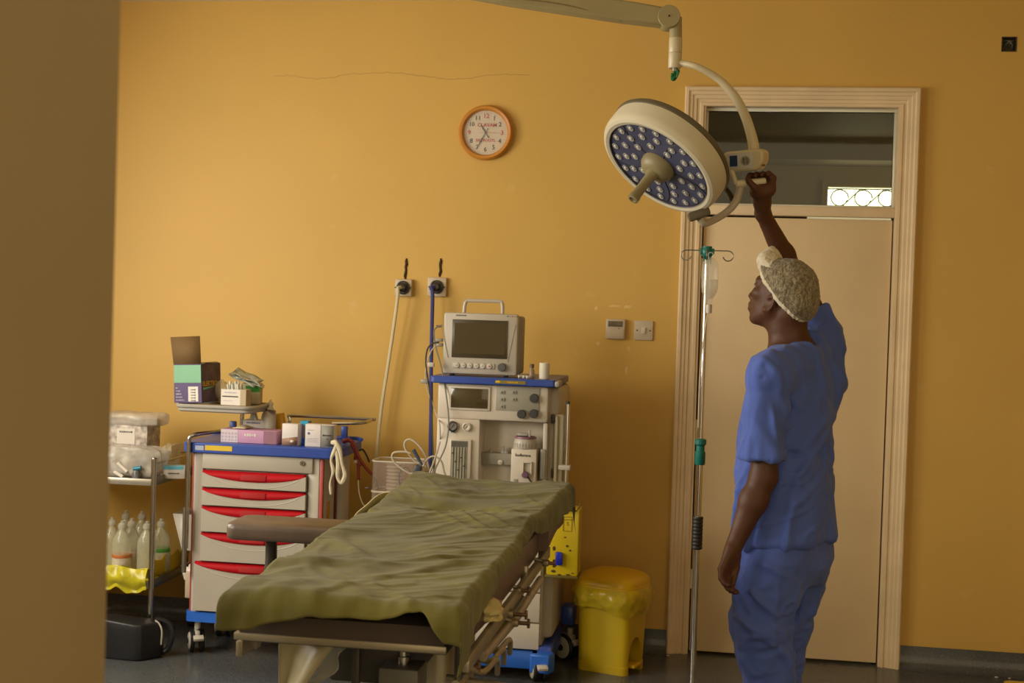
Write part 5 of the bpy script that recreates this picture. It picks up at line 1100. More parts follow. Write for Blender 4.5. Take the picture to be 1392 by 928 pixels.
# cream sheet along the left edge of the head
def hs(u, v):
    y = 3.95+.85*u; x = -1.075-.03*math.sin(math.pi*u)-.035*v; z = .93+.02*math.sin(math.pi*u)-.14*v*(.3+.7*math.sin(math.pi*min(1, u*1.1)))+.004*math.sin(14*u)
    return Vector((x, y, z))
mb = MB(); mb.grid(hs, 30, 6); mb.build('cream_undersheet', M_sheet, None, thick=.004, label='cream undersheet edge showing left of the green drape', cat='sheet')
# plastic sheet hanging under the foot end
M_apron = mat('cloudy_plastic_sheet', (.42, .36, .22), rough=.3, var=.12, vscale=6, alpha=.92, bump=.3, bscale=10)
def ap(u, v):
    w_ = .155-.10*min(1, v/.22)**.8+.008*math.sin(9*v); x = -.978+w_*u-.01*v; y = 3.00+.02*math.sin(5*u+3*v)+.02*v; z = .826-.60*v
    return Vector((x, y, z))
mb = MB(); mb.grid(ap, 14, 26); mb.build('hanging_plastic_sheet', M_apron, None, thick=.0015, label='cloudy plastic sheet hanging straight down under the left foot end of the table', cat='plastic sheet')
def ap2(u, v):
    w_ = .09*(1-v)**.8+.004; x = -.90+.07*v*0+w_*u; return Vector((x+.012*math.sin(12*v), 3.045+.015*math.sin(6*v), .826-.135*v))
mb = MB(); mb.grid(ap2, 10, 14); mb.build('torn_plastic_corner', mat('clear_plastic_sheet', (.36, .34, .27), rough=.15, alpha=.7, bump=.5, bscale=30), None, thick=.001, label='torn clear plastic corner beside the hanging cloudy sheet', cat='plastic sheet')
# ---------------- green drape
from mathutils import noise as MN
def nz(x, y, z=0): return MN.noise(Vector((x, y, z)))
def gauss(x, y, cx, cy, sx, sy): return math.exp(-((x-cx)/sx)**2-((y-cy)/sy)**2)
X0d, X1d = -1.052, -.548
def footdrop(u):   # how far the foot hem hangs (u across, 0 left .. 1 right)
    k = max(0, min(1, (u-.86)/.13)); k = k*k*(3-2*k)
    return max(.022, .108-.062*u-.024*u*u+.006*math.sin(11*u))+.078*k
def sidedrop(v):   # how far the right hem hangs, v = 0 foot .. 1 head
    return .055+.072*math.exp(-(v/.12)**2)+.018*math.sin(9*v+1)+.085*max(0, (v-.62)/.38)**1.2+.02*math.exp(-((v-.35)/.08)**2)
def zt_cloth(X, Y):
    u = (X-X0d)/(X1d-X0d); v = (Y-2.9)/1.85
    z = .932+.020*max(0, min(1, (Y-4.1)/.45))+.004
    z += .022*gauss(X, Y, -1.0, 4.72, .22, .13)+.020*gauss(X, Y, -.55, 4.62, .16, .2)-.014*gauss(X, Y, -.78, 4.66, .14, .16)
    z -= .034*gauss(X, Y, -.84, 4.22, .10, .07)+.014*gauss(X, Y, -.97, 4.28, .06, .05)
    z += .020*gauss(X, Y, -.80, 3.98, .30, .09)+.012*gauss(X, Y, -.62, 4.15, .14, .10)
    # creases: long, slightly fanned ridges across the cloth, stronger near the head and the right edge
    for k, (sx_, sy_, am, ro, sd) in enumerate(((1.3, 4.2, .009, .75, 1), (1.5, 5.0, .007, .25, 7), (2.2, 10, .006, .95, 13), (5, 1.6, .006, .2, 21), (3, 20, .003, .5, 31), (2.5, 14, .004, -.9, 61), (8, 8, .002, 0, 41), (1.0, 3.6, .007, -.55, 51))):
        c, s = math.cos(ro), math.sin(ro); a_, b_ = X*c+Y*s, -X*s+Y*c
        w1 = nz(a_*1.7, b_*1.7, sd+.5)*.9
        n_ = nz(a_*sx_+w1, b_*sy_+w1, sd); r_ = max(0, 1-abs(n_)*3.0); z += am*(r_*r_*(3-2*r_))*min(1, .15+2.2*max(0, nz(X*2.6, Y*2.6, sd+3)+.15))
    return z
NU, NV = 200, 330; SD0 = sidedrop(0)
vs = []; Lv = 1.86
for j in range(NV):
    tv = j/(NV-1)
    for i in range(NU):
        tu = i/(NU-1)
        # arc parameters
        vfoot = footdrop(max(0, min(1, (-.06+(X1d-X0d+.06+SD0)*tu)/(X1d-X0d)))); vv = -vfoot+(Lv+vfoot+.10)*tv
        su = sidedrop(max(0, vv/Lv)); uu = -.06+(X1d-X0d+.06+su)*tu
        X = X0d+uu; Y = 2.892+vv; drop = 0; W = X1d-X0d
        wid = .035*max(0, min(1, (Y-4.1)/.5))
        Xe1 = X1d+wid*1.0; Xc = X
        du = 0
        if X > Xe1: du = X-Xe1
        if X < X0d: du2 = X0d-X
        else: du2 = 0
        dv = max(0, -vv); dh = max(0, vv-Lv)
        Yc = max(2.892, min(2.892+Lv, Y)); Xc = min(max(X, X0d), Xe1)
        z = zt_cloth(Xc, Yc)
        r = .022
        def bend(d, r=.022):      # out, down
            if d <= 0: return 0, 0
            a = min(d/r, math.pi/2)
            return r*math.sin(a), r*(1-math.cos(a))+max(0, d-r*math.pi/2)
        ou, dn = bend(du); ou2, dn2 = bend(du2); ov, dnv = bend(dv, .045); oh, dnh = bend(dh)
        f1 = .010*nz(Y*9, 3.1, du*6)+.007*nz(Y*22, 1.7, du*9); f2 = .010*nz(X*10, 5.2, dv*7)+.006*nz(X*24, 2.2, dv*9)
        px = Xc+ou-ou2*.7+(f1*min(1, du/.03)); py = Yc-ov+oh*.6+(f2*min(1, dv/.03)); pz = z-max(dn, dnv, dn2)-.35*min(dn, dnv)-dnh
        if du > 0: px += .06*min(1, max(0, (du-.02)/.12))*math.exp(-((Y-2.93)/.10)**2)*0+.02*du*5*max(0, (Y-4.2)/.5)
        vs.append(Vector((px, py, pz)))
fs = [(j*NU+i, j*NU+i+1, (j+1)*NU+i+1, (j+1)*NU+i) for j in range(NV-1) for i in range(NU-1)]
M_green_c = mat('green_drape_cloth', (.122, .108, .019), rough=.9, var=.32, vscale=4, bump=.25, bscale=260, sheen=.1, detail=5)
mb = MB(); mb.add(vs, fs)
dr = mb.build('surgical_drape', M_green_c, None, ang=180, thick=.0022, off=1, label='creased olive green surgical drape spread over the operating table', cat='drape')
# frayed threads along the foot hem at the left corner
# ================================================================ surgical lamp
M_cream = mat('lamp_cream', (.58, .52, .38), rough=.35, var=.03); M_arm = mat('lamp_arm_cream', (.55, .47, .30), rough=.35, var=.03); M_beam = mat('lamp_beam', (.33, .275, .135), rough=.42, var=.04)
M_lblue = mat('lamp_blue_face', (.058, .062, .115), rough=.3, var=.12, vscale=6); M_rim = mat('lamp_dark_rim', (.10, .082, .045), rough=.45); M_hnd = mat('olive_handle', (.24, .20, .10), rough=.45, var=.08)
M_lens = mat('led_lens', (.30, .29, .27), rough=.12, spec=.9, var=.1, vscale=70); M_lensi = mat('led_core', (.48, .46, .42), rough=.2)
nrm = (CR*(-.61*.94)+CU*(-.79*.94)-CD*.34).normalized(); LC = PD(893, 228, 4.46)
uu = (CR*.79-CU*.61).normalized(); uu = (uu-nrm*uu.dot(nrm)).normalized(); vv = nrm.cross(uu)
joint = PD(918, 30, 4.6)
t = thing('surgical_lamp', 'round cream surgical lamp with a blue LED face on a jointed ceiling arm', 'surgical lamp', LC); LP = t
hd = MB().lathe([(.187, -.004), (.200, .0), (.210, -.004), (.217, -.016), (.219, -.03), (.219, -.073), (.216, -.076), (.12, -.077), (0, -.078)], LC, nrm, 72, cap=False).build('lamp_housing', M_cream, t, ang=30)
MB().lathe([(.217, -.074), (.221, -.076), (.222, -.088), (.216, -.096), (.17, -.102), (0, -.105)], LC, nrm, 72, cap=False).build('dark_rim', M_rim, t, ang=40)
MB().lathe([(0, -.010), (.187, -.010), (.188, -.002)], LC, nrm, 64, cap=False).build('blue_face', M_lblue, t)
MB().lathe([(.184, -.0095), (.188, -.0085), (.188, -.004)], LC, nrm, 64, cap=False).build('face_gasket', M_ink, t)
def LPt(a, r, h=0): return LC+(uu*math.cos(a)+vv*math.sin(a))*r+nrm*h
first = None
def led(a, r, rr):
    o = LPt(a, r, -.0095); l = MB().lathe([(rr, 0), (rr, .0025), (rr*.8, .0035), (rr*.5, .0012), (0, .0012)], o, nrm, 16).build('led_lens', M_lens, t)
    MB().lathe([(rr*.55, .0025), (rr*.4, .0045), (0, .005)], o, nrm, 12).build('led_core', M_lensi, l)
for r_, n_, ph, rr in ((.168, 20, .05, .0128), (.130, 14, .22, .0135), (.092, 9, .1, .0135)):
    for k in range(n_): led(2*math.pi*(k+ph)/n_+.1, r_, rr)
mb = MB()
for k in range(5):
    a_ = k*2*math.pi/5+.35; mb.tube([LPt(a_, .058, -.009), LPt(a_+.06, .11, -.009), LPt(a_, .148, -.009), LPt(a_-.1, .184, -.009)], .0016, 5, smooth=4)
mb.build('face_seam', MATS['dark_ink'], t)
hb = MB().lathe([(.060, -.009), (.058, .006), (.048, .020), (.036, .028), (.020, .031), (0, .032)], LC, nrm, 36).build('handle_boss', M_hnd, t, label='olive handle boss')
MB().lathe([(.026, .02), (.021, .035), (.0165, .05), (.0165, .125), (.019, .130), (.019, .146), (.012, .148), (.010, .142), (0, .142)], LC, nrm, 24).build('sterile_handle', M_hnd, hb)
# yoke from the rim to the control box
D6 = 4.56
def w(px, py, d=D6): return PD(px, py, d)
kb = MB().box(w(950, 291, 4.50), (.075, .03, .03), Matrix((CR, CU, CD)).transposed() @ Matrix.Rotation(.35, 3, 'Z'), bev=.008).build('yoke_bracket', M_rim, t)
MB().tube([w(951, 296, 4.51), w(957, 303, 4.52), w(966, 301, 4.54), w(984, 291), w(996, 280), w(1003, 268), w(1007, 252)], .0125, 12, smooth=5).build('lower_yoke_arm', mat('grey_cream', (.42, .37, .28), rough=.35), t)
MB().tube([w(1026, 212), w(1024.5, 200), w(1022, 186), w(1014, 160), (w(1002, 136)), w(988, 118), w(972, 104), w(946, 90), w(920, 85, 4.6)], lambda s: .020-.009*min(1, s*1.15), 14, smooth=5).build('curved_arm', M_arm, t)
# control box with keypad and grab bar
RB = Matrix((CR, CU, -CD)).transposed() @ Matrix.Rotation(-.42, 3, 'Y') @ Matrix.Rotation(-.0, 3, 'Z') @ Matrix.Rotation(.12, 3, 'X')
bc = w(1014, 219, 4.56); MBX = Matrix.Translation(bc) @ RB.to_4x4()
mb = MB(MBX); pr_ = [(-.072, .022), (-.060, .034), (.056, .038), (.070, .028), (.068, -.004), (.052, -.026), (.040, -.033), (-.046, -.033), (-.062, -.010)]
mb.prism(pr_, (0, 0, -.045), X3, Y3, Z3*.085); cb = mb.build('control_box', M_arm, t, ang=20); b_ = cb.modifiers.new('b', 'BEVEL'); b_.width = .009; b_.segments = 3
pb = MBX @ Matrix.Translation((-.010, .001, .041)); mb = MB(pb); mb.box((0, 0, 0), (.088, .054, .003), bev=.001); mb.build('keypad', mat('keypad_grey', (.46, .43, .38), rough=.3), cb)
MB(pb).box((-.021, .001, .002), (.026, .036, .0016)).build('display', mat('display_blue', (.022, .045, .10), rough=.15), cb)
mb = MB(pb); mb.lathe([(.0165, 0), (.0165, .0008), (.013, .0008), (.013, 0)], (.019, 0, .0015), (0, 0, 1), 20); mb.build('dial_ring', M_panel, cb)
for dx, dy in ((0, .011), (0, -.011), (.011, 0), (-.011, 0), (0, 0)): MB(pb).box((.019+dx, dy, .0022), (.006, .005, .0012)).build('key', M_panel, cb)
MB(pb).ell((.028, -.012, .0022), (.0015, .0015, .0008), seg=8, rings=5).build('red_light', M_red, cb)
for z_, y_ in ((.02, -.018), (-.005, -.018), (-.03, -.010)): MB(MBX).ell((.060, y_+.002, z_), (.004, .004, .004), seg=8, rings=6).build('screw', M_rust, cb)
g0, g1, g2, g3 = w(994, 231, 4.55), w(1001, 250, 4.55), w(1010, 249, 4.55), w(1041, 246, 4.55)
BAR_A, BAR_B = g2, g3
MB().tube([w(996, 226, 4.555), g0, g1], .0085, 10).build('grab_frame', M_arm, t)
MB().tube([g1, g2, g2.lerp(g3, .96), g3], lambda s: .0125 if s < .9 else .009, 14).build('grab_bar', mat('grab_bar_cream', (.62, .55, .38), rough=.35), t)
# vertical swivel, elbow, spring beam, ceiling column
def ws(px, py): return w(px, py, 4.6)
sp = MB().tube([ws(918.5, 24), ws(918.5, 52)], .0215, 20).build('elbow_post', M_beam, t)
MB().lathe([(.0215, 0), (.0225, .002), (.0225, .048), (.0215, .050)], ws(918, 72), (0, 0, 1), 24).build('swivel_sleeve', M_arm, t)
MB().lathe([(.0205, 0), (.0225, .003), (.0225, .050), (.0205, .052)], ws(917.2, 93), (0, 0, 1), 24).build('swivel_sleeve', M_arm, t)
MB().lathe([(.010, -.01), (.010, 0)], ws(917.5, 93), (0, 0, 1), 12).build('lower_pin', M_dsteel, t)
mb = MB(); gcn = ws(917.8, 102); mb.tube([gcn+CR*(.012*math.cos(a_))*(1 if k % 3 else .5)+CU*.016*math.sin(a_*1.3)-CD*.006*math.sin(2*a_) for k, a_ in enumerate([x*.9 for x in range(12)])], .0042, 6, smooth=4); mb.build('green_tape_knot', mat('green_tape', (.02, .16, .05), rough=.5), t, label='knot of green tape')
bdir = (ws(909, 24)-ws(600, -24)); 
e0, e1 = ws(908, 25), ws(604, -19)
ax_ = (e1-e0).normalized(); ay_ = (CU-ax_*CU.dot(ax_)).normalized(); L_ = (e1-e0).length
mb = MB(); mb.prism([(0, -.032), (L_*.2, -.036), (L_*.7, -.034), (L_, -.026), (L_+.01, 0), (L_, .026), (L_*.6, .034), (L_*.15, .034), (0, .030)], e0+CD*.028, ax_, ay_, CD*-.056); o = mb.build('spring_beam', M_beam, t, ang=25); b_ = o.modifiers.new('b', 'BEVEL'); b_.width = .008; b_.segments = 3
MB().tube([e0+ax_*(L_*.2)-ay_*.036-CD*.02, e0+ax_*(L_*.45)-ay_*.012-CD*.029, e0+ax_*(L_*.75)-ay_*.016-CD*.029, e1-ay_*.026-CD*.024], .002, 6, smooth=6).build('beam_seam', mat('beam_seam', (.20, .16, .07), rough=.6), t)
MB().lathe([(.036, 0), (.038, .003), (.038, .070), (.036, .073)], e0+CD*.037, -CD, 32).build('elbow_joint', M_beam, t)
MB().lathe([(.0035, 0), (.0035, .002)], e0-CD*.037, -CD, 10).build('joint_screw', M_ink, t)
MB().lathe([(.030, 0), (.032, .003), (.032, .066), (.030, .069)], e1+CD*.035, -CD, 28).build('rear_joint', M_beam, t)
MB().cyl(e1+Z3*-.02, e1+Z3*.16, .024, 20).build('rear_post', M_beam, t)
ce = Vector((e1.x-.55, e1.y-.25, 0))
MB().tube([e1+Z3*.14, Vector((ce.x, ce.y, e1.z+.14))], .026, 16).build('extension_arm', M_beam, t)
MB().lathe([(.045, e1.z+.08), (.045, CEIL-.04), (.11, CEIL-.035), (.11, CEIL)], (ce.x, ce.y, 0), (0, 0, 1), 28).build('ceiling_column', M_cream, t)
# ================================================================ signed-distance modelling for the person
class Fld:
    def __init__(s, lo, hi, h):
        s.h = h; s.lo = np.array(lo, float); s.n = np.ceil((np.array(hi)-s.lo)/h).astype(int)+1
        s.F = np.full(tuple(s.n), .3, np.float32)
    def like(s):
        o = Fld(s.lo, s.lo+s.h, s.h); o.n = s.n.copy(); o.F = np.full(tuple(s.n), .3, np.float32); return o
    def _sl(s, a, b):
        i0 = np.clip(np.floor((np.array(a)-s.lo)/s.h).astype(int), 0, s.n-1); i1 = np.clip(np.ceil((np.array(b)-s.lo)/s.h).astype(int)+1, 1, s.n)
        sl = tuple(slice(int(i0[k]), int(i1[k])) for k in range(3))
        ax = [(s.lo[k]+s.h*np.arange(i0[k], i1[k])).astype(np.float32) for k in range(3)]
        return sl, np.meshgrid(*ax, indexing='ij')
    def put(s, d, sl, k):
        F = s.F[sl]
        if k <= 0: s.F[sl] = np.minimum(F, d); return
        hh = np.clip(.5+.5*(F-d)/k, 0, 1); s.F[sl] = F*(1-hh)+d*hh-k*hh*(1-hh)
    def cap(s, a, b, ra, rb, k=.02, sub=False, flat=None):
        """tapered capsule; flat=(axis, factor) squashes it along one direction"""
        a = np.array(a, float); b = np.array(b, float); R = max(ra, rb)*(1 if not flat else max(1, flat[1]))+k+.02
        sl, (X, Y, Z) = s._sl(np.minimum(a, b)-R, np.maximum(a, b)+R)
        if X.size == 0: return
        ab = b-a; L = max(ab@ab, 1e-9); px, py, pz = X-a[0], Y-a[1], Z-a[2]
        t = np.clip((px*ab[0]+py*ab[1]+pz*ab[2])/L, 0, 1); dx, dy, dz = px-t*ab[0], py-t*ab[1], pz-t*ab[2]
        if flat:
            n = np.array(flat[0], float); n /= np.linalg.norm(n); q = dx*n[0]+dy*n[1]+dz*n[2]; f = 1/flat[1]-1
            dx, dy, dz = dx+q*f*n[0], dy+q*f*n[1], dz+q*f*n[2]
        d = np.sqrt(dx*dx+dy*dy+dz*dz)-(ra+(rb-ra)*t)
        if flat and flat[1] < 1: d = d*flat[1]**.5
        if sub: F = s.F[sl]; hh = np.clip(.5-.5*(F+d)/max(k, 1e-6), 0, 1); s.F[sl] = F*(1-hh)-d*hh+k*hh*(1-hh)
        else: s.put(d, sl, k)
    def chain(s, pts, rs, k=.02, flat=None):
        for i in range(len(pts)-1): s.cap(pts[i], pts[i+1], rs[i], rs[i+1], k, flat=flat)
    def ell(s, c, R, rad, k=.02, sub=False):
        c = np.array(c, float); m = max(rad)+k+.02; sl, (X, Y, Z) = s._sl(c-m, c+m); R = np.array(R)
        p = [X-c[0], Y-c[1], Z-c[2]]; q = [sum(R[j][i]*p[j] for j in range(3))/rad[i] for i in range(3)]
        q2 = [sum(R[j][i]*p[j] for j in range(3))/rad[i]**2 for i in range(3)]
        l = np.sqrt(sum(a*a for a in q)); g = np.sqrt(sum(a*a for a in q2))+1e-6; d = l*(l-1)/g
        d = np.where(l < .3, -min(rad)*.8, d)
        if sub: F = s.F[sl]; hh = np.clip(.5-.5*(F+d)/max(k, 1e-6), 0, 1); s.F[sl] = F*(1-hh)-d*hh+k*hh*(1-hh)
        else: s.put(d, sl, k)
    def loft(s, secs, axf, axr, k=.02, pw=2.3):
        """secs: list of (z, cx, cy, a along axf, b along axr), horizontal superellipse sections"""
        secs = sorted(secs); zz = np.array([q[0] for q in secs]); m = max(max(q[3], q[4]) for q in secs)+.05
        xs = [q[1] for q in secs]; ys = [q[2] for q in secs]
        sl, (X, Y, Z) = s._sl((min(xs)-m, min(ys)-m, zz[0]-.06), (max(xs)+m, max(ys)+m, zz[-1]+.06))
        zc = np.clip(Z[0, 0, :], zz[0], zz[-1]); it = lambda i: np.interp(zc, zz, [q[i] for q in secs]).astype(np.float32)
        cx, cy, a, b = it(1), it(2), it(3), it(4); px, py = X-cx, Y-cy
        u = np.abs(px*axf[0]+py*axf[1])/a; v = np.abs(px*axr[0]+py*axr[1])/b
        l = (u**pw+v**pw)**(1/pw); d = (l-1)*np.minimum(a, b)
        e = np.maximum(zz[0]-Z, Z-zz[-1]); d = np.where(e > 0, np.sqrt(np.maximum(d, 0)**2+e*e)*np.where(d < 0, 1, 1), np.maximum(d, e)); s.put(d, sl, k)
    def mesh(s):
        F = s.F; S = F < 0; h = s.h
        c = np.zeros(tuple(s.n-1), np.int8)
        for i in (0, 1):
            for j in (0, 1):
                for k in (0, 1): c += S[i:i+s.n[0]-1, j:j+s.n[1]-1, k:k+s.n[2]-1]
        act = np.argwhere((c > 0) & (c < 8)); idx = -np.ones(c.shape, np.int64); idx[act[:, 0], act[:, 1], act[:, 2]] = np.arange(len(act))
        P = np.zeros((len(act), 3)); W = np.zeros(len(act)); cs = [(i, j, k) for i in (0, 1) for j in (0, 1) for k in (0, 1)]
        for a in cs:
            for ax in range(3):
                if a[ax]: continue
                b = list(a); b[ax] = 1
                fa = F[act[:, 0]+a[0], act[:, 1]+a[1], act[:, 2]+a[2]]; fb = F[act[:, 0]+b[0], act[:, 1]+b[1], act[:, 2]+b[2]]
                m = (fa < 0) != (fb < 0); t = np.where(m, fa/(fa-fb+1e-12), 0); q = np.tile(np.array(a, float), (len(act), 1)); q[:, ax] += t
                P[m] += q[m]; W[m] += 1
        P = (P/W[:, None]+act)*h+s.lo
        faces = []
        for ax in range(3):
            o1, o2 = [(1, 2), (2, 0), (0, 1)][ax]
            A = S.take(range(s.n[ax]-1), ax); B = S.take(range(1, s.n[ax]), ax); E = np.argwhere(A != B)
            E = E[(E[:, o1] > 0) & (E[:, o2] > 0) & (E[:, o1] < s.n[o1]-1) & (E[:, o2] < s.n[o2]-1)]
            def cell(d1, d2): q = E.copy(); q[:, o1] -= d1; q[:, o2] -= d2; return idx[q[:, 0], q[:, 1], q[:, 2]]
            f = np.stack([cell(1, 1), cell(0, 1), cell(0, 0), cell(1, 0)], 1); inside = S[E[:, 0], E[:, 1], E[:, 2]]
            f[~inside] = f[~inside][:, ::-1]; faces.append(f)
        f = np.concatenate(faces); f = f[(f >= 0).all(1)]
        return P, f
def relax(P, f, n, lam=.5):
    e = np.concatenate([f[:, [0, 1]], f[:, [1, 2]], f[:, [2, 3]], f[:, [3, 0]]]); e = np.concatenate([e, e[:, ::-1]])
    cnt = np.bincount(e[:, 0], minlength=len(P))[:, None].clip(1)
    for _ in range(n):
        for l in (lam, -lam*1.03):
            S = np.stack([np.bincount(e[:, 0], P[e[:, 1], k], len(P)) for k in range(3)], 1)/cnt; P = P+(S-P)*l
    return P
def vnormals(P, f):
    n = np.cross(P[f[:, 2]]-P[f[:, 0]], P[f[:, 3]]-P[f[:, 1]]); N = np.stack([sum(np.bincount(f[:, k], n[:, j], len(P)) for k in range(4)) for j in range(3)], 1)
    return N/(np.linalg.norm(N, axis=1)[:, None]+1e-12)
def vnoise(P, seed=0):
    def hsh(i): 
        n = (i[:, 0]*73856093) ^ (i[:, 1]*19349663) ^ (i[:, 2]*83492791) ^ (seed*2654435761); n = (n ^ (n >> 13))*1274126177 & 0x7fffffff; return ((n ^ (n >> 16)) & 0xffff)/32767.5-1
    I = np.floor(P).astype(np.int64); t = P-I; t = t*t*(3-2*t); o = 0
    for a in (0, 1):
        for b in (0, 1):
            for c in (0, 1):
                o = o+hsh(I+np.array([a, b, c]))*(t[:, 0] if a else 1-t[:, 0])*(t[:, 1] if b else 1-t[:, 1])*(t[:, 2] if c else 1-t[:, 2])
    return o
def npmesh(name, P, f, mats, parent, mi=None, **kw):
    me = bpy.data.meshes.new(name); o_ = np.array(ORG[parent]) if parent is not None else np.zeros(3)
    me.from_pydata((P-o_).tolist(), [], f.tolist())
    for m in mats: me.materials.append(m)
    if mi is not None: me.polygons.foreach_set('material_index', mi.astype(np.int32))
    me.update(); me.shade_smooth(); o = bpy.data.objects.new(name, me); COL.objects.link(o); ORG[o] = ORG[parent] if parent is not None else Vector()
    if parent is not None: o.parent = parent
    return setp(o, **kw)
# ================================================================ the person
DP = 4.59
view = Vector((CD.x, CD.y, 0)).normalized(); v_ = PD(1065, 600, DP)-CAM_POS; view = Vector((v_.x, v_.y, 0)).normalized(); rgt = Vector((view.y, -view.x, 0))
TA = math.radians(28)
bf = -rgt*math.cos(TA)+view*math.sin(TA)       # the way the chest faces
br = view*math.cos(TA)+rgt*math.sin(TA)        # towards his right shoulder (away from the camera)
def J(px, py, dep=0.0): return np.array(PD(px, py, DP+dep))
BASE = Vector(J(1062, 800)); BASE.z = 0
t = thing('person', 'man in a blue scrub suit and white hair net reaching up to the surgical lamp', 'person', BASE); PS = t
M_skin = mat('dark_skin', (.085, .034, .016), rough=.52, var=.14, vscale=9, bump=.12, bscale=180, spec=.35)
# --- key joints read off the photograph
shL, elL, wrL = J(1046, 513, -.17), J(1038, 648, -.20), J(998, 742, -.20)
shR, elR, wrR = J(1116, 462, .17), J(1079, 374, .20), J(1037, 290, .03)
hipL, hipR = J(1060, 745, -.09), J(1082, 745, .08); knL, knR = J(1038, 868, -.10), J(1060, 868, .10); anL, anR = J(1056, 1045, -.10), J(1068, 1045, .10)
neck0, neck1 = J(1073, 480, 0), J(1063, 432, -.005)
# head frame: looks about 48 deg away from the picture plane to the left, chin slightly up
HA = math.radians(27); hf = -rgt*math.cos(HA)+view*math.sin(HA); hf = (hf*math.cos(.25)+Z3*math.sin(.25)).normalized(); hr = hf.cross(Z3).normalized(); hu = hr.cross(hf).normalized()
HR = [[hf[i], hr[i], hu[i]] for i in range(3)]; HC = Vector(J(1061, 399, .0))
def H(f_, r_, u_): return np.array(HC+hf*f_+hr*r_+hu*u_)
h_ = .0048
F = Fld(np.array(BASE)+(-.46, -.42, -.01), np.array(BASE)+(.34, .42, 2.16), h_)
nf, nr = (bf.x, bf.y), (br.x, br.y)
def sec(py, px, a, b, dep=0): q = J(px, py, dep); return (q[2], q[0], q[1], a, b)
# trunk
F.loft([sec(478, 1080, .060, .10), sec(505, 1080, .095, .165), sec(560, 1072, .11, .165), sec(620, 1068, .10, .15), sec(690, 1068, .10, .155), sec(745, 1072, .105, .165), sec(785, 1072, .08, .14)], nf, nr, .03)
F.cap(shL, J(1076, 482), .048, .055, .05); F.cap(shR, J(1078, 482), .048, .055, .05)
# neck
F.cap(neck0-np.array(Z3)*.03, neck1, .058, .053, .03); F.cap(J(1080, 474, .0), H(-.050, 0, -.04), .050, .05, .03)
# left arm hanging
F.chain([shL, shL*.5+elL*.5, elL], [.052, .048, .042], .025); F.chain([elL, elL*.65+wrL*.35, wrL], [.043, .044, .027], .02, flat=(np.array(view), .92))
# right arm raised
F.chain([shR, shR*.5+elR*.5, elR], [.052, .047, .040], .025); F.chain([elR, elR*.66+wrR*.34, wrR], [.038, .038, .025], .02)
# legs and feet
for hp, kn, an in ((hipL, knL, anL), (hipR, knR, anR)):
    F.chain([hp, hp*.5+kn*.5, kn], [.082, .070, .050], .03); F.chain([kn, kn*.65+an*.35, an], [.047, .048, .034], .03)
    a = np.array(an); ft = np.array(bf); fl = np.array([a[0], a[1], .045]); F.cap(fl-ft*.045, fl+ft*.03, .04, .042, .03); F.cap(fl+ft*.03, fl+ft*.155-np.array([0, 0, .012]), .04, .028, .03)
# head
F.ell(H(-.012, 0, .018), HR, (.098, .076, .100), .01)
F.ell(H(.026, 0, -.052), HR, (.064, .056, .070), .03)
F.cap(H(.068, 0, -.104), H(.050, 0, -.095), .018, .028, .018)                    # chin
for s in (-1, 1):
    F.cap(H(-.005, s*.058, -.058), H(.060, s*.018, -.105), .015, .014, .022)    # jaw
    F.ell(H(.055, s*.042, -.015), HR, (.026, .024, .020), .015)                 # cheekbone
    F.cap(H(.082, s*.014, .028), H(.070, s*.044, .024), .012, .010, .012)       # brow
    F.ell(H(.086, s*.031, .006), HR, (.016, .017, .012), .012, sub=True)        # eye socket
    F.ell(H(.0735, s*.031, .010), HR, (.0135, .0135, .0095), .004)               # eyeball
F.cap(H(.084, 0, .016), H(.100, 0, -.032), .008, .011, .010); F.ell(H(.102, 0, -.037), HR, (.013, .013, .011), .006)
for s in (-1, 1): F.ell(H(.092, s*.014, -.040), HR, (.011, .009, .008), .006)
F.ell(H(.082, 0, -.068), HR, (.016, .026, .026), .012); F.cap(H(.093, -.014, -.062), H(.093, .014, -.062), .0078, .0078, .005); F.cap(H(.090, -.013, -.077), H(.090, .013, -.077), .0085, .0085, .005)
# ears
for s in (-1, 1):
    n_ = np.array(hr)*s
    for k in range(10):
        a0_, a1_ = -2.2+k*.44, -2.2+(k+1)*.44
        F.cap(H(-.004-.015*math.cos(a0_)-.004, s*(.070+.006*(k > 2)), -.034+.026*math.sin(a0_+.3)), H(-.004-.015*math.cos(a1_)-.004, s*(.070+.006*(k > 1)), -.034+.026*math.sin(a1_+.3)), .0052, .0052, .004)
    F.ell(H(-.004, s*.066, -.034), HR, (.014, .008, .024), .006); F.ell(H(.0, s*.077, -.034), HR, (.008, .007, .013), .004, sub=True); F.ell(H(.004, s*.071, -.058), HR, (.009, .007, .009), .004)
F.ell(H(-.07, 0, -.045), HR, (.035, .055, .035), .03)
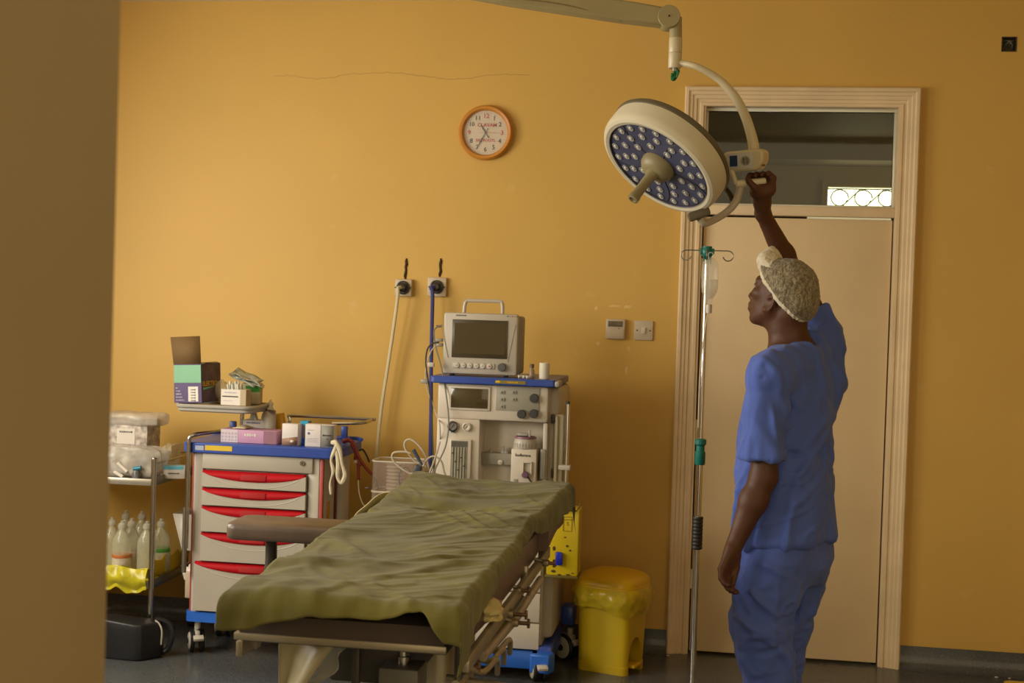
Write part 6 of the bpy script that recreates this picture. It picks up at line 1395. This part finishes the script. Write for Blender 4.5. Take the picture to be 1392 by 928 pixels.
# --- left hand: hanging, back of the hand to the front-left, fingers curled back to the thigh
k0 = J(986, 776, -.215); pf = k0-wrL; pf /= np.linalg.norm(pf)
vw = np.array(view); rg = np.array(rgt); up = np.array([0, 0, 1.])
across = vw*.86+rg*.45; across -= pf*(across@pf); across /= np.linalg.norm(across)      # from the little finger side (near) to the index side (far)
palm = np.cross(pf, across); palm = palm if palm@rg > 0 else -palm                          # the palm faces right, to the thigh
F.cap(wrL, wrL+pf*.03, .0265, .028, .015, flat=(palm, .8))
for s in (-.027, -.009, .009, .027): F.cap(wrL+pf*.015+across*s*.7, k0+across*s, .0165, .0135, .012)
for i, (s, L) in enumerate(((-.031, .064), (-.0105, .078), (.0105, .082), (.031, .074))):
    p = k0+across*s; a = pf*.92+palm*.34; b = pf*.60+palm*.80; c = pf*.10+palm*.99
    a, b, c = [q/np.linalg.norm(q) for q in (a, b, c)]; p1 = p+a*L*.48; p2 = p1+b*L*.32; p3 = p2+c*L*.24
    F.cap(p, p1, .0112, .0098, .004); F.cap(p1, p2, .0098, .0088, .003); F.cap(p2, p3, .0088, .0072, .003)
tb = wrL+pf*.03+across*.022+palm*.006; t1 = tb+pf*.032+across*.012+palm*.008; t2 = t1+pf*.032+palm*.006-across*.002; t3 = t2+pf*.022+palm*.008-across*.006
F.cap(tb, t1, .018, .0135, .012); F.cap(t1, t2, .0125, .011, .004); F.cap(t2, t3, .0108, .0085, .003)
# --- right hand: closed round the grab bar, fingers over the far side, thumb in front
A0, B0 = np.array(BAR_A), np.array(BAR_B); bd = (B0-A0)/np.linalg.norm(B0-A0); bmid = A0+bd*.052
cu_ = np.array(CU); cd_ = np.array(CD)
pc = bmid+bd*.012-cu_*.034+cd_*.006; pdn = pc-wrR; pdn /= np.linalg.norm(pdn)
F.cap(wrR, wrR*.5+pc*.5, .0265, .027, .015, flat=(cd_, .85)); F.cap(wrR*.5+pc*.5, pc+bd*.004, .028, .030, .015, flat=(cd_, .75))
F.cap(pc-bd*.02, pc+bd*.026+cu_*.006, .021, .020, .012)
for i, (s, L) in enumerate(((-.030, .9), (-.010, 1.0), (.010, 1.0), (.029, .92))):
    kq = bmid+bd*(s*1.02+.016-.0)+cd_*.026-cu_*.012
    q0 = pc+bd*s*.8+cd_*.012; q1 = kq+cu_*.012+cd_*.004; q2 = bmid+bd*(s*1.05+.006)+cu_*.026+cd_*.008; q3 = bmid+bd*(s*1.05-.004)+cu_*.020-cd_*.014
    F.cap(q0, q1, .0135, .0112, .008); F.cap(q1, q2, .0108, .0096, .003); F.cap(q2, q3, .0094, .0078, .003)
F.cap(pc+bd*.026+cu_*.004, bmid+bd*.05+cu_*.008+cd_*.012, .018, .014, .012)
tb = pc-bd*.014-cd_*.012; t1 = bmid-bd*.016-cu_*.022-cd_*.020; t2 = bmid-bd*.032-cu_*.002-cd_*.022; t3 = bmid-bd*.040+cu_*.012-cd_*.020
F.cap(tb, t1, .018, .0135, .010); F.cap(t1, t2, .012, .0108, .003); F.cap(t2, t3, .0106, .0082, .003)
P, f = F.mesh(); P = relax(P, f, 2, .45)
N = vnormals(P, f); P = P+N*(vnoise(P*55, 2)*.0004)[:, None]
npmesh('body', P, f, [M_skin], t)
for s in (-1, 1):     # eyes
    e = Vector(H(.0765, s*.031, .0075)); MB().ell(e, (.0108, .0108, .0108), seg=16, rings=10).build('eye', mat('eye_white', (.26, .21, .17), rough=.2), t)
    MB().ell(e+hf*.0075, (.0048, .0048, .0048), seg=12, rings=8).build('iris', mat('iris_brown', (.02, .01, .005), rough=.15), t)
# --- cloth
def scrub_mat():
    m = mat('scrub_blue', (.070, .118, .42), rough=.9, var=.10, vscale=7, bump=.2, bscale=420, sheen=.12); return m
M_scrub = scrub_mat(); M_scrubd = mat('scrub_seam', (.038, .062, .19), rough=.9)
def fold_disp(P, N, sets):
    D = np.zeros(len(P))
    for (dirv, fs, fl, amp, seed, sharp, mask) in sets:
        d = np.array(dirv, float); d /= np.linalg.norm(d); a = P@d; Q = P*fl+np.outer(a, d)*(fs-fl)
        Q = Q+.35*np.stack([vnoise(P*7, seed+50), vnoise(P*7, seed+51), vnoise(P*7, seed+52)], 1)
        n = vnoise(Q, seed); r = np.clip(1-np.abs(n)*sharp, 0, 1); r = r*r*(3-2*r)
        D += 1.35*amp*r*(mask(P) if mask else 1)*(.35+.65*np.clip(.5+vnoise(P*4.5, seed+9), 0, 1))
    return D
# the top
T_ = Fld(np.array(BASE)+(-.30, -.40, .76), np.array(BASE)+(.32, .42, 1.72), .0052)
T_.loft([sec(484, 1084, .066, .105), sec(500, 1080, .100, .165), sec(530, 1074, .125, .185), sec(580, 1068, .138, .190), sec(630, 1066, .136, .188), sec(690, 1066, .140, .196), sec(735, 1067, .150, .204)], nf, nr, .03)
T_.cap(shL+up*.004, J(1078, 489), .066, .060, .05); T_.cap(shR, J(1084, 488), .066, .060, .05)
T_.cap(J(1052, 480, -.05), J(1046, 500, -.06), .030, .05, .03)
el_ = shL+(elL-shL)*.80; el_[2] += .0
sr_ = shR+(elR-shR)*.44
T_.cap(shR-up*.05, J(1112, 520, .12), .065, .09, .05)
T_.ell(J(1066, 468, -.012), np.eye(3).tolist(), (.082, .088, .046), .008, sub=True)      # neckline
def clip(Fd, p, n, keep_r, lo, hi):
    sl, (X, Y, Z) = Fd._sl(lo, hi); d = (X-p[0])*n[0]+(Y-p[1])*n[1]+(Z-p[2])*n[2]; Fd.F[sl] = np.maximum(Fd.F[sl], d)
dv = (el_-shL); dv /= np.linalg.norm(dv); hem = J(1036, 623, -.2)
S1 = T_.like(); S1.chain([shL, shL*.55+el_*.45-rg*.008, el_-rg*.010, el_-rg*.014+dv*.06], [.064, .066, .069, .070], .03)
S1.cap(shL+up*.004, J(1076, 492, -.05), .064, .06, .03)
nh = dv*.3-up*.7; nh /= np.linalg.norm(nh); clip(S1, hem, nh, 0, S1.lo, S1.lo+S1.n*S1.h); S1.cap(hem-dv*.03, hem+dv*.1, .054, .064, .006, sub=True)
dr_ = (sr_-shR); dr_ /= np.linalg.norm(dr_); S2 = T_.like(); S2.chain([shR-dr_*.02, sr_+dr_*.05], [.074, .068], .03)
clip(S2, sr_, dr_, 0, S2.lo, S2.lo+S2.n*S2.h); S2.cap(sr_-dr_*.03, sr_+dr_*.1, .052, .058, .006, sub=True)
def smin(A, B, k): hh = np.clip(.5+.5*(A-B)/k, 0, 1); return A*(1-hh)+B*hh-k*hh*(1-hh)
Zg = (T_.lo[2]+T_.h*np.arange(T_.n[2])).astype(np.float32)
kk = np.clip((Zg-J(1060, 560)[2])/.10, 0, 1)*.035+.004
T_.F = smin(T_.F, S1.F, kk[None, None, :]); T_.F = smin(T_.F, S2.F, .04)
hz_ = J(1068, 733)[2]
sl, (X, Y, Z) = T_._sl(T_.lo, T_.lo+T_.n*T_.h); T_.F[sl] = np.maximum(T_.F[sl], hz_+.018*((X-BASE.x)*bf.x+(Y-BASE.y)*bf.y)/.15*-1-Z)
P, f = T_.mesh(); P = relax(P, f, 3, .5); N = vnormals(P, f)
ctr = np.array(J(1068, 600)); back = lambda Q: np.clip(((Q-ctr)@(-np.array(bf)))/.1+.6, .15, 1)
low = lambda Q: np.clip((J(0+1068, 600)[2]-Q[:, 2])/.2+.4, .1, 1)
arm = lambda Q: np.clip(1-np.linalg.norm(Q-(shL*.4+el_*.6), axis=1)/.17, 0, 1)
D = fold_disp(P, N, [((.35, .2, 1), 2.2, 11, .014, 3, 2.6, low), ((.6, .1, 1), 2.0, 9, .012, 17, 2.6, back), ((.1, .1, 1), 3.0, 16, .008, 71, 2.6, arm), ((-.8, 0, 1), 2.5, 14, .006, 29, 2.4, back), ((0, 0, 1), 2.5, 22, .0035, 41, 2.6, None), ((1, 0, .3), 3, 18, .004, 61, 2.5, low)])
P = P+N*(D-.004)[:, None]
# explicit creases read off the photograph: armpit pucker, shoulder pleat, diagonal drags across the back
def crease(P, N, a, b, w_, amp):
    a = np.array(a); b = np.array(b); ab = b-a; tt_ = np.clip(((P-a)@ab)/(ab@ab), 0, 1); d = np.linalg.norm(P-a-tt_[:, None]*ab, axis=1)
    amp = amp*1.7; g = np.exp(-(d/w_)**2)*np.sin(np.pi*np.clip(tt_*.9+.05, 0, 1))**.6; return P+N*(amp*g)[:, None]
for (u1, v1, d1_), (u2, v2, d2_), w_, am in ((((1040, 497, -.24)), (1066, 530, -.20), .010, -.008), ((1066, 520, -.2), (1075, 552, -.17), .012, -.014), ((1052, 505, -.24), (1072, 535, -.19), .010, .010), ((1073, 548, -.17), (1066, 572, -.2), .012, -.012), ((1085, 470, -.1), (1110, 520, -.02), .014, .008), ((1100, 458, .0), (1118, 500, .02), .012, -.008),
        ((1124, 585, -.08), (1075, 660, -.2), .016, .010), ((1120, 610, -.1), (1078, 640, -.2), .014, -.009), ((1126, 560, -.08), (1100, 600, -.15), .016, .008), ((1070, 640, -.2), (1044, 690, -.2), .016, .010), ((1060, 665, -.2), (1100, 648, -.18), .014, -.008), ((1078, 690, -.2), (1120, 640, -.1), .016, .008), ((1066, 575, -.2), (1084, 600, -.2), .012, .009), ((1095, 620, -.15), (1062, 615, -.2), .012, -.010), ((1034, 515, -.28), (1034, 622, -.28), .004, -.005), ((1006, 612, -.22), (1066, 616, -.24), .0035, -.003), ((1040, 474, -.12), (1038, 514, -.25), .004, -.005), ((1010, 520, -.15), (1040, 512, -.26), .004, -.004), ((1018, 540, -.26), (1012, 600, -.24), .009, .008), ((1050, 545, -.26), (1055, 610, -.24), .010, .008), ((1044, 560, -.27), (1026, 605, -.27), .008, -.007), ((1100, 470, -.05), (1124, 560, -.02), .014, .009), ((1088, 500, -.14), (1130, 620, -.03), .014, -.008), ((1032, 738, -.2), (1050, 690, -.2), .005, -.006)):
    P = crease(P, N, J(u1, v1, d1_), J(u2, v2, d2_), w_, am)
npmesh('scrub_top', P, f, [M_scrub], t)
# the trousers
U_ = Fld(np.array(BASE)+(-.28, -.34, .02), np.array(BASE)+(.28, .34, 1.0), .0056)
U_.loft([sec(692, 1066, .118, .165), sec(730, 1068, .135, .178), sec(765, 1068, .135, .178), sec(790, 1064, .110, .165)], nf, nr, .03)
def leg(pts, k=.03):
    for (a, ra), (b, rb) in zip(pts, pts[1:]): U_.cap(J(*a), J(*b), ra, rb, k)
leg([((1054, 755, -.09), .112), ((1040, 800, -.10), .104), ((1034, 845, -.10), .090), ((1038, 890, -.10), .080), ((1046, 930, -.10), .076), ((1054, 1000, -.10), .070), ((1056, 1048, -.10), .066)])
leg([((1086, 755, .08), .108), ((1074, 800, .09), .098), ((1064, 850, .09), .086), ((1056, 900, .10), .078), ((1058, 940, .10), .072), ((1066, 1000, .10), .070), ((1068, 1048, .10), .066)])
P, f = U_.mesh(); P = relax(P, f, 3, .5); N = vnormals(P, f); zk = J(1040, 850)[2]
knee = lambda Q: .35+.9*np.exp(-((Q[:, 2]-zk)/.16)**2)
D = fold_disp(P, N, [((.3, .2, 1), 20, 5, .0, 5, 2, None), ((.9, 0, .7), 3, 15, .011, 7, 2.0, knee), ((.9, 0, -.6), 3, 13, .009, 19, 2.1, knee), ((1, .2, .1), 4, 24, .0045, 33, 2.4, knee), ((0, 0, 1), 2, 12, .006, 45, 2.2, None)])
P = P+N*(D-.005)[:, None]
for (u1, v1, d1_), (u2, v2, d2_), w_, am in (((1006, 790, -.2), (1058, 838, -.2), .013, .012), ((1008, 812, -.2), (1062, 800, -.2), .013, -.010), ((1000, 842, -.2), (1060, 870, -.2), .012, .012), ((1004, 870, -.2), (1066, 850, -.2), .012, .010), ((1010, 895, -.2), (1066, 880, -.2), .010, -.009), ((1090, 750, -.1), (1072, 830, -.12), .014, -.014), ((1030, 760, -.2), (1066, 782, -.2), .014, .009), ((1012, 905, -.2), (1060, 920, -.2), .010, .010), ((1100, 770, 0), (1084, 850, .0), .012, .010)):
    P = crease(P, N, J(u1, v1, d1_), J(u2, v2, d2_), w_, am)
npmesh('scrub_trousers', P, f, [M_scrub], t)
# clogs (outside the frame)
for an in (anL, anR):
    c_ = Vector((an[0], an[1], .05)); M = Matrix.Translation((c_.x+bf.x*.05, c_.y+bf.y*.05, 0)) @ Matrix(((bf.x, br.x, 0, 0), (bf.y, br.y, 0, 0), (0, 0, 1, 0), (0, 0, 0, 1)))
    MB(M).ell((.01, 0, .048), (.145, .055, .052), seg=24, rings=12, fn=lambda q: 1 if q.z > -.6 else .93).build('clog', M_wht, t)
# hair net: translucent crinkled bouffant over the dark hair
C_ = Fld(np.array(HC)-.16, np.array(HC)+.16, .0036)
CC = lambda a, b, c: H(a, b, c)
C_.ell(CC(-.018, 0, .024), HR, (.112, .089, .102), .02); C_.ell(CC(-.068, .0, -.018), HR, (.072, .076, .066), .03)
C_.cap(CC(.070, -.03, .088), CC(.072, .02, .096), .024, .024, .02); C_.cap(CC(.046, -.05, .088), CC(.060, .0, .118), .022, .028, .02)
# cut: the face and ears stay clear
pn = np.array(hf)*.56-np.array(hu)*.83; clip(C_, CC(.080, 0, .056), pn, 0, C_.lo, C_.lo+C_.n*C_.h)
C_.ell(H(-.004, 0, -.060), HR, (.030, .12, .045), .012, sub=True)
P, f = C_.mesh(); P = relax(P, f, 2, .5); N = vnormals(P, f); Q = (P-np.array(HC)); ql = np.stack([Q@np.array(hf), Q@np.array(hr), Q@np.array(hu)], 1)
puff = np.clip((ql[:, 0]-.01)/.04, 0, 1)*np.clip((ql[:, 2]-.05)/.04, 0, 1)
D = .0022*(1-np.abs(vnoise(ql*np.array([110, 110, 45]), 3))*2)+.0012*vnoise(ql*150, 5)+.005*vnoise(ql*26, 8)*(1+2.2*puff)
P = P+N*(D-.001)[:, None]
m = mat('hair_net', (.42, .37, .28), rough=.9, var=.0, vscale=60, sheen=.2)
nt = m.node_tree; b = nt.nodes['Principled BSDF']; L_k = nt.links; tc = nt.nodes.new('ShaderNodeTexCoord'); nn = nt.nodes.new('ShaderNodeTexNoise'); nn.inputs['Scale'].default_value = 150; nn.inputs['Detail'].default_value = 2; nn.inputs['Distortion'].default_value = 1.2
mp = nt.nodes.new('ShaderNodeMapping'); mp.inputs['Scale'].default_value = (1, 1, .55); mp.inputs['Rotation'].default_value = (.4, .6, 0); L_k.new(tc.outputs['Object'], mp.inputs[0]); L_k.new(mp.outputs[0], nn.inputs['Vector'])
rp = nt.nodes.new('ShaderNodeValToRGB'); rp.color_ramp.elements[0].position = .42; rp.color_ramp.elements[1].position = .62; rp.color_ramp.elements[0].color = (.12, .09, .052, 1); rp.color_ramp.elements[1].color = (.30, .25, .16, 1)
L_k.new(nn.outputs[0], rp.inputs[0]); L_k.new(rp.outputs[0], b.inputs['Base Color'])
M_netw = mat('hair_net_white', (.60, .53, .40), rough=.9, var=.12, vscale=70)
fc = P[f].mean(1)-np.array(HC); fl = np.stack([fc@np.array(hf), fc@np.array(hr), fc@np.array(hu)], 1)
edge = ((fl@np.array([.56, 0, -.83])) > (.080*.56-.056*.83)-.013) | ((fl[:, 0] > .030) & (fl[:, 2] > .080)) | (fl[:, 0] > .066)
npmesh('hair_net', P, f, [m, M_netw], t, edge.astype(np.int32))
